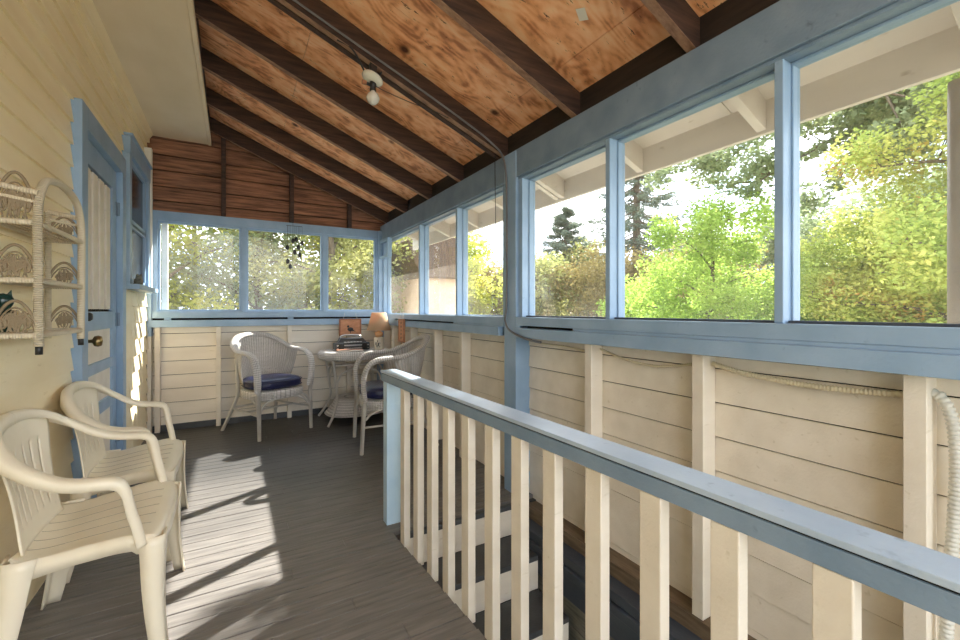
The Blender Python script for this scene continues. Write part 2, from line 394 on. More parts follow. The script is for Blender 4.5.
# ------------------------------------------------------------------ header beam and window frames right
m=MB(); m.box(XF,1.80,YF,YB,2.18,2.37); m.box(XF+.015,1.80,YF,YB,2.165,2.18)
o=m.build('trim_2',M['blue2'],bevel=.003); o['kind']='structure'; o['label']='blue header beam above the right windows'
# sill apron
m=MB()
m.box(1.67,1.80,YF,2.40,1.165,1.222); m.box(1.67,1.80,2.552,YB,1.165,1.222)
for a,b in ((YF,1.84),(2.36,2.404),(2.552,3.36),(4.9,YB-.02)): m.box(1.672,1.80,a,b,1.149,1.165)
m.box(1.655,1.79,YF,2.404,1.085,1.150)
m.box(1.655,1.79,2.60,YB-.02,1.085,1.150)
m.box(1.715,1.80,YF,2.40,1.149,1.165) if False else None
o=m.build('trim_3',M['blue'],bevel=.003); o['kind']='structure'; o['label']='blue sill and apron board under the right windows'
m=MB(); m.box(1.74,1.79,1.84,2.36,1.148,1.166); m.box(1.74,1.79,3.36,4.9,1.148,1.166); m.build('slot_shadow_gap',M['gapblack'],o)
m=MB(); m.box(1.6555,1.69,.44,1.30,1.0845,1.093); m.build('bare_edge',M['greywood'],o)
# mullions & windows
mull=[(4.195,4.225),(3.33,3.361),(1.583,1.614),(.775,.805),(-.06,-.03),(-.9,-.87)]
ed=[5.50]+[]
wid=1
ys=[5.44]; 
bays=[(4.225,5.44),(3.361,4.195),(2.60,3.33),(1.614,2.36),(.805,1.583),(-.03,.775),(-.87,-.06),(-1.58,-.90)]
for (a,b) in bays:
    w=empty('window_%d'%wid,(1.77,(a+b)/2,1.222)); w['kind']='structure'; wid+=1
    c=(a+b)/2
    m=MB(); t=.008
    m.box(-.02,.03,a-c,b-c,0,t); m.box(-.02,.03,a-c,b-c,.94-t,.943); m.box(-.02,.03,a-c,a-c+t,t,.94-t); m.box(-.02,.03,b-c-t,b-c,t,.94-t)
    m.build('window_frame',M['blue'],w,bevel=.002)
    m=MB(); m.box(.008,.010,a-c+t-.003,b-c-t+.003,t-.003,.943-t); m.build('pane',M['glass'],w)
    if b<2.4:
        m=MB(); m.box(-.045,-.005,a-c+.004,b-c-.004,0,.010); m.build('sill_track',M['slate'],w)
k=4
for a,b in mull+[(2.36,2.404),(2.552,2.60)]:
    m=MB(); m.box(1.695,1.795,a,b,1.222,2.166); 
    o=m.build('trim_%d'%k,M['blue'],bevel=.003); o['kind']='structure'; k+=1
# corner jamb and little cornice box
m=MB(); m.box(1.695,1.80,5.44,5.58,0,2.37); m.box(1.64,1.70,5.46,5.55,0,2.30); o=m.build('trim_%d'%k,M['blue'],bevel=.003); o['kind']='structure'; k+=1
m=MB(); m.box(1.64,1.695,5.10,5.43,2.125,2.165); m.box(1.64,1.695,5.10,5.43,1.93,1.955); m.box(1.64,1.695,5.10,5.125,1.955,2.125); m.box(1.68,1.69,5.125,5.43,1.955,2.125)
m.box(1.64,1.695,5.40,5.43,1.955,2.125)
o=m.build('bracket_box',M['blue'],bevel=.002); tag(o,'small open blue wooden box fixed high in the far window corner','box')
# ------------------------------------------------------------------ back wall
YI=5.50
m=MB(); siding_inside(m,'x',XL,1.79,YI+.06,1.16,.06)
wb=m.build('wall_back',M['cream'],bevel=.0015); wb['kind']='structure'
m=MB(); m.box(XL-.05,1.83,YI+.075,YI+.11,-.03,1.16); m.build('sheathing',M['gapblack'],wb)
m=MB(); m.box(XL-.05,1.86,YI+.111,YI+.13,-1.5,1.16); m.build('outer_cladding',M['cream'],wb)
for x in (-.70,-.16,.555,1.24):
    m=MB(); m.box(x,x+.045,YI-.02,YI+.06,.0,1.10); m.build('stud',M['cream'],wb,bevel=.002)
m=MB(); m.box(XL,1.70,YI+.03,YI+.06,0,.06); o=m.build('baseboard_back',M['stairgrey']); o['kind']='structure'
m=MB(); m.box(XL+.02,1.70,YI-.03,YI+.08,1.185,1.255); m.box(XL+.02,1.66,YI-.045,YI+.08,1.09,1.163)
for x in (-.62,.56,): m.box(x,x+.06,YI-.025,YI+.08,1.163,1.185)
o=m.build('trim_20',M['blue'],bevel=.003); o['kind']='structure'; o['label']='blue sill and ledge under the far windows'
m=MB(); m.box(XL+.02,1.68,YI+.03,YI+.08,1.160,1.188); m.build('slot_shadow_gap',M['gapblack'],o)
m=MB(); m.box(XL+.02,1.70,YI-.02,YI+.08,2.20,2.30); o=m.build('trim_21',M['blue'],bevel=.003); o['kind']='structure'
bx=[-.70,.105,.975,1.64]
for i in range(3):
    a,b=bx[i]+.025,bx[i+1]-.025
    w=empty('window_%d'%wid,((a+b)/2,YI+.02,1.255)); w['kind']='structure'; wid+=1
    h=(b-a)/2; m=MB(); t=.02; H=.945
    m.box(-h,h,-.02,.03,0,t); m.box(-h,h,-.02,.03,H-t,H); m.box(-h,-h+t,-.02,.03,t,H-t); m.box(h-t,h,-.02,.03,t,H-t)
    m.build('window_frame',M['blue'],w,bevel=.002)
    m=MB(); m.box(-h+t-.003,h-t+.003,.008,.010,t-.003,H-t+.003); m.build('pane',M['glass'],w)
for i,x in enumerate(bx):
    m=MB(); m.box(x-.025,x+.025,YI-.015,YI+.07,1.255,2.20)
    o=m.build('trim_%d'%(22+i),M['blue'],bevel=.003); o['kind']='structure'
m=MB(); m.box(XL+.01,-.725,YI-.03,YI+.07,0.0,1.09); m.build('corner_post',M['cream'],wb,bevel=.003)
m=MB(); m.box(XL+.005,-.722,YI-.04,YI+.07,1.0,2.45); o=m.build('trim_26',M['blue'],bevel=.003); o['kind']='structure'
m=MB(); m.box(-.655,-.60,YI+.10,YI+.13,1.1,2.25); o=m.build('trim_27',M['white']); o['kind']='structure'
# gable boards
m=MB(); z=2.30; rr=random.Random(5); hs=[.12,.15,.17,.16,.17,.16,.17,.16]
for h in hs:
    z1=z+h-.008
    def xm(z): return 1.72-(z-2.41)/.41+.35
    a=XL; b0=min(1.80,xm(z)); b1=min(1.80,xm(z1)); yo=rr.uniform(-.008,.008)
    m.hexa([(a,YI+.03+yo,z),(b0,YI+.03+yo,z),(b0,YI+.07,z),(a,YI+.07,z),(a,YI+.045+yo,z1),(b1,YI+.045+yo,z1),(b1,YI+.07,z1),(a,YI+.07,z1)])
    z+=h
o=m.build('gable_boards',M['gable'],wb,bevel=.002)
m=MB(); m.prism([(XL-.1,2.25),(1.86,2.25),(1.86,zr(1.86)+.1),(XL-.1,zr(XL-.1)+.1)],YI+.072,YI+.12); m.build('gable_sheathing',M['gapblack'],wb)
for x in (-.09,.60,1.27):
    m=MB(); m.box(x-.022,x+.022,YI-.05,YI+.03,2.30,zr(x)+.05); m.build('stud',M['rafter'],wb,bevel=.002)
# ------------------------------------------------------------------ left wall: clapboards
def clap(m,y0,y1,z0,z1):
    z=2.427-.124*20
    while z<z1:
        lo=max(z,z0); hi=min(z+.124,z1)
        if hi-lo>.004:
            f=lambda q:XL+.015*(1-(q-z)/.124)-.002
            m.add([(f(lo),y0,lo),(f(lo),y1,lo),(f(hi),y1,hi),(f(hi),y0,hi),(XL-.01,y0,lo),(XL-.01,y1,lo),(XL-.01,y0,hi),(XL-.01,y1,hi)],
                  [(0,1,2,3),(4,5,1,0),(0,3,6,4),(1,5,7,2)])
        z+=.124
DY0,DY1,DT=3.15,4.27,2.44
WY0,WY1,WZ0,WZ1=4.40,5.36,1.47,2.68
m=MB(); clap(m,YF,DY0,0,3.08); clap(m,DY0,DY1,DT,3.08); clap(m,DY1,WY0,0,3.08); clap(m,WY0,WY1,WZ1,3.08); clap(m,WY1,YI,1.45,3.08)
# shingles below the house window
rr=random.Random(11)
z=1.45-.145; 
while z>-.1:
    y=WY0
    while y<5.46:
        w=rr.uniform(.10,.17); y1=min(y+w,5.47); lo=max(z+rr.uniform(-.004,.004),0.0); b=.022+rr.uniform(-.004,.006)
        if z+.145>0.01: m.hexa([(XL-.005,y+.002,lo),(XL+b,y+.002,lo),(XL+b,y1-.002,lo),(XL-.005,y1-.002,lo),(XL-.005,y+.002,z+.148),(XL+.004,y+.002,z+.148),(XL+.004,y1-.002,z+.148),(XL-.005,y1-.002,z+.148)])
        y=y1
    z-=.145
wl=m.build('wall_left',M['yellow']); wl['kind']='structure'
m=MB(); m.box(XL-.2,XL-.012,YF,YB+.1,-1.5,3.9); m.build('house_sheathing',M['curtain'],wl)
m=MB(); m.box(XL-.01,XL+.03,YF,YI,2.985,3.08)
m.prism([(XL-.01,2.96),(XL+.06,3.08),(XL-.01,3.08)],YF,YI); o=m.build('trim_30',M['yellow'],bevel=.003); o['kind']='structure'
# corner board
m=MB(); m.box(XL+.0,XL+.062,5.37,5.43,1.44,2.90); o=m.build('trim_31',M['white'],bevel=.003); o['kind']='structure'
# door casing & door
m=MB(); C=XL+.048
m.box(XL-.012,C,DY0,DY0+.11,0,DT); m.box(XL-.012,C,DY1-.11,DY1,0,DT); m.box(XL-.012,C,DY0+.11,DY1-.11,DT-.13,DT)
o=m.build('trim_32',M['blue'],bevel=.003); o['kind']='structure'; o['label']='blue casing around the door'
D=empty('door_1',(XL,DY0+.115,.03)); D['kind']='structure'; D['label']='blue panelled door with cream slats and brass knob'
W=DY1-DY0-.23; HT=DT-.13-.035
m=MB(); x1=.010; x0=-.035
rails=[(0,.17),(.55,.63),(.83,.90),(1.11,1.23),(2.13,HT)]
m.box(x0,x1,0,.12,0,HT); m.box(x0,x1,W-.12,W,0,HT)
for a,b in rails: m.box(x0,x1,.12,W-.12,a,b)
m.build('door_frame',M['blue'],D,bevel=.003)
m=MB()
for (a,b) in ((.17,.55),(.63,.83),(.90,1.11)): m.box(x0,-.004,.12,W-.12,a,b)
m.build('lower_panels',M['cream'],D,bevel=.002)
m=MB(); n=4; pw=(W-.24)/n
for i in range(n):
    yy=.12+i*pw; m.box(x0,-.012,yy,yy+pw,1.23,2.13); m.box(-.012,.004,yy+.02,yy+pw-.035,1.245,2.115)
m.build('slat_panel',M['cream'],D,bevel=.004)
m=MB(); m.lathe([(.001,0),(.028,0),(.028,.006),(.010,.01),(.010,.04),(.030,.05),(.034,.066),(.028,.082),(.001,.088)],n=18)
o=m.build('door_knob',M['brass'],D); o.rotation_euler=(0,PI/2,0); o.location=(x1,.07,1.055)
m=MB(); m.lathe([(.001,0),(.028,0),(.026,.03),(.018,.04),(.001,.042)],n=16)
o=m.build('deadbolt',M['blackmetal'],D); o.rotation_euler=(0,PI/2,0); o.location=(x1,.07,1.20)
for z in (.25,1.12,1.95):
    m=MB(); m.tube([(x1+.012,W+.004,z),(x1+.012,W+.004,z+.1)],.008,8); m.box(x1-.002,x1+.004,W-.03,W+.03,z,z+.1); m.build('hinge',M['blue2'],D)
m=MB(); m.box(XL-.012,XL+.09,DY0+.11,DY1-.11,0,.028); o=m.build('trim_33',M['stairgrey'],bevel=.004); o['kind']='structure'
# house window
w=empty('window_%d'%wid,(XL,(WY0+WY1)/2,WZ0)); w['kind']='structure'; w['label']='blue framed house window beside the door'
h=(WY1-WY0)/2; H=WZ1-WZ0
m=MB(); c=.085
m.box(-.01,.05,-h,-h+c,0,H); m.box(-.01,.05,h-c,h,0,H); m.box(-.012,.055,-h-.004,h+.004,H-.14,H-.001); m.box(-.014,.07,-h-.01,h+.01,H,H+.02)
m.build('window_frame',M['blue'],w,bevel=.003)
m=MB(); m.box(-.01,.115,-h-.02,h+.02,-.03,.012); m.build('window_sill',M['blue'],w,bevel=.003)
m=MB(); ih=h-c
for a,b in ((.012,.54),(.52,H-.14)):
    m.box(-.004,.028,-ih,-ih+.045,a,b); m.box(-.004,.028,ih-.045,ih,a,b); m.box(-.004,.028,-ih,ih,a,a+.05); m.box(-.004,.028,-ih,ih,b-.04,b)
m.build('sash',M['blue'],w,bevel=.002)
m=MB(); m.box(.006,.010,-ih,ih,.02,H-.14); m.build('pane',M['darkglass'],w)
# figurine on the sill
f=thing('sill_figurine','small weathered grey animal ornament resting on the house window sill','ornament',(XL+.085,4.52,WZ0+.012),.3)
m=MB(); m.sphere((0,0,.03),.032,(1.0,1.5,.95)); m.sphere((.0,-.045,.055),.02,(1,1.1,1)); m.sphere((.012,-.05,.078),.008); m.sphere((-.012,-.05,.078),.008)
for sx in(-1,1):
    for sy in(-1,1): m.sphere((sx*.02,sy*.03,.008),.009)
m.build('body',M['greywood'],f)
m=MB(); m.tube(spline([(0,.045,.03),(0,.07,.05),(0,.065,.08),(0,.045,.085)],4),.007,6); m.build('tail',M['greywood'],f)
# ------------------------------------------------------------------ soffit
m=MB(); m.box(XL-.02,-.235,YF,YB,3.08,3.10); o=m.build('ceiling_soffit',M['soffit']); o['kind']='structure'; soff=o
o.name='ceiling_left'
m=MB(); m.box(-.235,-.205,YF,YB,3.072,3.13); m.build('edge_strip',M['soffit'],soff,bevel=.004)
m=MB(); m.box(-.23,-.215,YF,YB,3.12,3.50); m.build('blocking_board',M['rafter'],soff)
# ------------------------------------------------------------------ roof
m=MB()
def slab(m,xa,xb_,y0,y1,off,th):
    m.hexa([(xa,y0,zs(xa)+off),(xb_,y0,zs(xb_)+off),(xb_,y1,zs(xb_)+off),(xa,y1,zs(xa)+off),
            (xa,y0,zs(xa)+off+th),(xb_,y0,zs(xb_)+off+th),(xb_,y1,zs(xb_)+off+th),(xa,y1,zs(xa)+off+th)])
xs=[-.9,.44,1.575,1.76]
ysm=[YF,-.2,2.28,4.72,YB+.2]
for i in range(3):
    for j in range(4):
        slab(m,xs[i]+.002,xs[i+1]-.002,ysm[j]+.0015,ysm[j+1]-.0015,0,.014)
ce=m.build('ceiling',M['ply']); ce['kind']='structure'
m=MB(); slab(m,-1.2,2.36,YF-.1,YB+.4,.03,.06); m.build('roofing',M['shedroof'],ce)
raf=[5.43,4.72,4.02,3.33,2.63,1.87,1.13,.40,-.33,-1.05]
for y in raf:
    m=MB(); a=-.215; b=1.79
    m.hexa([(a,y,zr(a)),(b,y,zr(b)),(b,y+.045,zr(b)),(a,y+.045,zr(a)),(a,y,zs(a)),(b,y,zs(b)),(b,y+.045,zs(b)),(a,y+.045,zs(a))])
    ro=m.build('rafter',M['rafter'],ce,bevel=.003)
    m=MB(); m.hexa([(a,y+.001,zr(a)-.002),(b,y+.001,zr(b)-.002),(b,y+.044,zr(b)-.002),(a,y+.044,zr(a)-.002),(a,y+.001,zr(a)+.001),(b,y+.001,zr(b)+.001),(b,y+.044,zr(b)+.001),(a,y+.044,zr(a)+.001)]); m.build('underside',M['bottomface'],ro)  # thin strip paints the weathered bottom face as lit
# big doubled rafter with the light on it
m=MB(); y=2.69; a=-.215; b=1.79
m.hexa([(a,y,zr(a)),(b,y,zr(b)),(b,y+.045,zr(b)),(a,y+.045,zr(a)),(a,y,zs(a)),(b,y,zs(b)),(b,y+.045,zs(b)),(a,y+.045,zs(a))]); m.build('rafter',M['rafter'],ce,bevel=.003)
M['blackwood']=darkwood('nearly_black_wood',srgb(24,18,16),srgb(52,40,34),(12,1.5,12))
m=MB(); m.box(1.76,1.79,YF,YB,2.37,2.62); m.build('blocking_board',M['blackwood'],ce)
# small paper label stapled to the plywood
m=MB(); 
def onroof(x,y,o=0): return Vector((x,y,zs(x)-.002-o))
px,py=1.436,1.514
ca,sa=math.cos(.5),math.sin(.5)
q=[onroof(px+dx*ca-dy*sa,py+dx*sa+dy*ca) for dx,dy in((-.03,-.022),(.03,-.022),(.03,.022),(-.03,.022))]
m.add(q+[p+Vector((0,0,.001)) for p in q],[(0,1,2,3),(7,6,5,4),(0,4,5,1),(1,5,6,2),(2,6,7,3),(3,7,4,0)])
stk=m.build('paper_sticker',M['white']); tag(stk,'tiny white paper sticker on the plywood ceiling near the right windows','sticker')
# eave outside
m=MB()
for i,(y0,y1) in enumerate(((YF-.1,1.3),(1.3,3.7),(3.7,YB+.4))): slab(m,1.765,1.975,y0+.002,y1-.002,-.002,.016); slab(m,1.981,2.32,y0+.002,y1-.002,-.002,.016)
ev=m.build('eave',M['eave']); ev['kind']='structure'; ev['label']='white painted eave boards outside the right windows'
for y in raf+[2.69]:
    m=MB(); a=1.80; b=2.305
    m.hexa([(a,y,zr(a)),(b,y,zr(b)),(b,y+.045,zr(b)),(a,y+.045,zr(a)),(a,y,zs(a)),(b,y,zs(b)),(b,y+.045,zs(b)),(a,y+.045,zs(a))])
    m.build('rafter_tail',M['eave'],ev,bevel=.003)
m=MB(); m.box(2.305,2.335,YF-.1,YB+.4,2.155,zs(2.3)+.03); m.build('fascia',M['eave'],ev,bevel=.003)
m=MB(); m.box(1.80,1.83,YF,YB,2.18,2.56); m.build('outer_header',M['eave'],ev)

# ------------------------------------------------------------------ staircase
st=thing('staircase','grey stairs with cream risers descending between the railing and the right wall','stairs',(1.2,2.33,0))
yy=2.33; zz=0; i=0
while zz>-1.4:
    x0=xb(yy)+.05-1.2; x1=1.585-1.2
    m=MB(); m.box(x0,x1,yy-2.33-.016,yy-2.33,zz-.20+.0,zz-.033 if i==0 else zz-.033); m.build('riser',M['cream'],st,bevel=.002)
    zz-=.20
    m=MB(); m.box(x0,x1,yy-2.33-.29,yy-2.33-.017,zz-.032,zz); m.build('tread',M['stairgrey'],st,bevel=.005)
    yy-=.27; i+=1
m=MB(); m.box(xb(2.3)-1.2+.02,1.70-1.2,-.03,0.0,-.030,.0); m.build('top_nosing',M['stairgrey'],st,bevel=.004)
# ------------------------------------------------------------------ railing
RL=thing('stair_railing','blue topped railing with flat cream balusters beside the stairwell','railing',(.83,2.48,0))
off=Vector((.83,2.48,0))
def rl(name,mat,vs,bev=.003,label=None):
    m=MB(); m.hexa([Vector(p)-off for p in vs]); return m.build(name,mat,RL,bevel=bev,label=label)
rl('post',M['bluel'],[(.784,2.45,0),(.877,2.45,0),(.877,2.52,0),(.784,2.52,0),(.784,2.45,.86),(.877,2.45,.86),(.877,2.52,.86),(.784,2.52,.86)])
y0,y1=-.6,2.54
def bar(xo0,xo1,zo0,zo1,ya=y0,yb=y1):
    return [(xb(ya)+xo0,ya,zt(ya)+zo0),(xb(ya)+xo1,ya,zt(ya)+zo0),(xb(yb)+xo1,yb,zt(yb)+zo0),(xb(yb)+xo0,yb,zt(yb)+zo0),
            (xb(ya)+xo0,ya,zt(ya)+zo1),(xb(ya)+xo1,ya,zt(ya)+zo1),(xb(yb)+xo1,yb,zt(yb)+zo1),(xb(yb)+xo0,yb,zt(yb)+zo1)]
M['railtop']=paint('skylit_rail_paint',srgb(160,178,198),srgb(182,198,214),.35,(3,3,3),.12,dirt=srgb(140,158,178))  # paler than the other blues, skylight on the top put into the colour
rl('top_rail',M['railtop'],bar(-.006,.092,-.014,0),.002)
rl('rail_groove',M['gapblack'],bar(.002,.085,-.020,-.013),0)
rl('under_rail',M['blue2'],bar(-.003,.085,-.062,-.019),.002)
for y in [2.257,2.09,1.935,1.777,1.61,1.437,1.268,1.102,.92,.738,.559,.374,.19,.01,-.17,-.35]:
    a,b=y-.062,y
    rl('baluster',M['cream'],[(xb(y)+.002,a,-.03),(xb(y)+.037,a,-.03),(xb(y)+.037,b,-.03),(xb(y)+.002,b,-.03),
        (xb(y)+.002,a,zt(y)-.064),(xb(y)+.037,a,zt(y)-.064),(xb(y)+.037,b,zt(y)-.064),(xb(y)+.002,b,zt(y)-.064)])
M['grn']=plain('dark_green_glass',srgb(34,62,56),.15)
M['bulbglass']=plain('frosted_bulb_glass',srgb(222,220,212),.15)
SKY=2.3; SUN=10; EXPO=1.18
# ------------------------------------------------------------------ plastic monobloc chairs
def copy_tree(o,parent=None):
    c=o.copy(); COL.objects.link(c); c.parent=parent
    for ch in list(o.children): copy_tree(ch,c)
    return c
def mono_profile():
    return spline([(.262,.395),(.258,.425),(.235,.447),(.15,.445),(0,.43),(-.10,.418),(-.155,.425),(-.185,.475),(-.205,.56),(-.225,.68),(-.243,.80),(-.252,.865),(-.262,.885),(-.275,.880),(-.282,.855)],6) if False else None
def plastic_chair(loc,rz,label,sx=.85):
    t=thing('plastic_chair',label,'chair',loc,rz,None); t.scale=(sx,1.06 if sx<.9 else 1.0,1)
    # seat
    sp=spline([(.265,0,.385),(.263,0,.425),(.235,0,.447),(.15,0,.447),(0,0,.432),(-.10,0,.420),(-.16,0,.422),(-.188,0,.432)],6)
    nu=len(sp)-1; nv=44
    def seat(u,v):
        p=sp[int(round(u*nu))]; w=.285-.05*max(0,(.2-p.x))/.4
        s=(v-.5)*2
        zz=p.z+.012*abs(s)**4*(1 if p.x<.2 else 0)
        xx=p.x-.02*abs(s)**3*(1 if p.x>.1 else 0)
        g=0
        return (xx,s*w,zz)
    gro={8,9,13,14,0}
    grv=[8,13,18,25,30,35]
    def skip(i,j): return (12<=i<=nu-5) and (j in grv) and False
    m=MB(); m.grid(seat,nu,nv)
    # grooves as slim raised ribs between slats, their shade painted in greyer plastic
    o=m.build('seat',M['plastic'],t,solid=.007)
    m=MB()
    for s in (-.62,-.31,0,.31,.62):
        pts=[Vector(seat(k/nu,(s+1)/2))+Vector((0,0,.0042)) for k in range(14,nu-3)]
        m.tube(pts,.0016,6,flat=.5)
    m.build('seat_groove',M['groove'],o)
    # apron around the seat
    m=MB()
    for sg in (-1,1):
        n=nu-5; vs=[]
        for i in range(n):
            a=i/(n-1); p=Vector(seat((i+4)/nu,1 if sg>0 else 0)); dr=.052+.045*(abs(2*a-1)**2.4)
            for dz in (.003,-dr): 
                vs.append((p.x,p.y+sg*.002,p.z+dz)); 
        fs=[(2*i,2*i+1,2*i+3,2*i+2) for i in range(n-1)]
        m.add(vs,fs,None,True)
    vs=[];n=17
    for i in range(n):
        s=-1+2*i/(n-1); x=.264-.02*abs(s)**3
        vs+= [(x,s*.284,.43),(x+.001,s*.284,.40-.05*abs(s)**2.5)]
    m.add(vs,[(2*i,2*i+2,2*i+3,2*i+1) for i in range(n-1)],None,True)
    m.build('seat_apron',M['plastic'],t,solid=.008)
    # backrest with slots
    def back(u,v):   # u up 0..1, v across
        z=.43+.455*u; s=(v-.5)*2
        w=.200-.03*math.sin(PI*min(1,u*1.15))+.035*u
        x=-.180-.085*u**.9
        x+= (.030*abs(s)**2.2)*(.5+.7*u)
        z2=z-.030*u-(.022*abs(s)**2.4)*(u**3)
        return (x,s*w,z2)
    nu,nv=30,37
    sl=[7,8] 
    slots=[5,10,15,21,26,31]
    def skip(i,j):
        return 5<=i<=22 and j in slots
    # slots narrowed: remap v so slot columns are thin
    def remap(j):
        return j
    wts=[.5 if j in slots else 1.0 for j in range(nv)]
    cum=[0]
    for w_ in wts: cum.append(cum[-1]+w_)
    tot=cum[-1]
    m=MB(); m.grid(lambda u,v: back(u,cum[int(round(v*nv))]/tot),nu,nv,True,skip)
    m.build('backrest',M['plastic'],t,solid=.008)
    # rolled top edge
    m=MB()
    for sg in (-1,1):
        pts=[(-.272,0,.884),(-.270,sg*.07,.881),(-.258,sg*.15,.868),(-.232,sg*.222,.845),(-.19,sg*.276,.808),(-.135,sg*.304,.765),(-.05,sg*.316,.715),(.02,sg*.320,.695),(.085,sg*.318,.689),(.130,sg*.314,.678),(.157,sg*.309,.645),(.172,sg*.302,.57),(.190,sg*.294,.50),(.205,sg*.288,.425)]
        P=spline(pts,5); n=len(P)
        # channel section: top plate + down-turned outer skirt
        m=MB(); vs=[]; K=9
        for i,p in enumerate(P):
            tdir=(P[min(i+1,n-1)]-P[max(i-1,0)]).normalized()
            h_=Vector((tdir.x,tdir.y,0)).normalized(); side=Vector((-h_.y,h_.x,0))*sg
            nrm=tdir.cross(side).normalized()
            if nrm.dot(Vector((0.0,0,1)))<0 and i<n*0.7: nrm=-nrm
            if i>=n*.7 and nrm.dot(Vector((1,0,0)))<0: nrm=-nrm
            fr=i/(n-1)
            hw=.017+.008*math.sin(PI*min(1,fr*1.15)) ; dp=.030+.022*max(0,1-fr*3.2)
            sec=[(-hw,-dp*.75),(-hw,-.006),(-hw+.005,-.001),(-hw*.4,.003),(hw*.4,.003),(hw-.005,-.001),(hw,-.006),(hw+.002,-dp)]
            for a,b in sec: vs.append(p+side*a+nrm*b)
        K=8
        fs=[(i*K+j,(i+1)*K+j,(i+1)*K+j+1,i*K+j+1) for i in range(n-1) for j in range(K-1)]
        m.add(vs,fs,None,True)
        m.build('armrest',M['plastic'],t,solid=.006)
    # legs : tapered angle-section
    def leg(top,bot,w0,w1,sx,sy):
        n=14; vs=[]; K=7
        for i in range(n+1):
            a=i/n
            p=Vector(top).lerp(Vector(bot),a)
            p+=Vector((sx*-.012,0,0))*math.sin(PI*a)
            w=w0+(w1-w0)*(a**.7)
            wx=w; wy=w*.82
            sec=[(-wx,0),(-.4*wx,.002),(-.12*wx,-.004),(0,-.014),(-.004,-.14*wy-.012),(-.002,-.45*wy),(-.0,-wy)]
            for q,r in sec: vs.append((p.x+sx*q+0,p.y+sy*(r),p.z))
        fs=[(i*K+j,(i+1)*K+j,(i+1)*K+j+1,i*K+j+1) for i in range(n) for j in range(K-1)]
        m=MB(); m.add(vs,fs,None,True); m.build('leg',M['plastic'],t,solid=.008)
    for sg in (-1,1):
        leg((.268,sg*.288,.44),(.280,sg*.320,.0),.085,.046,1,sg)
        leg((-.205,sg*.262,.44),(-.252,sg*.300,.0),.10,.052,-1,sg)
    return t
M['groove']=plain('shaded_plastic_groove',srgb(176,168,150),.5)  # greyer plastic paints the shade inside the seat grooves
plastic_chair((-.467,2.235,0),0,'white plastic garden armchair nearest the camera at the lower left',.93)
plastic_chair((-.49,3.0,0),0,'white plastic garden armchair farther back, below the blue door')

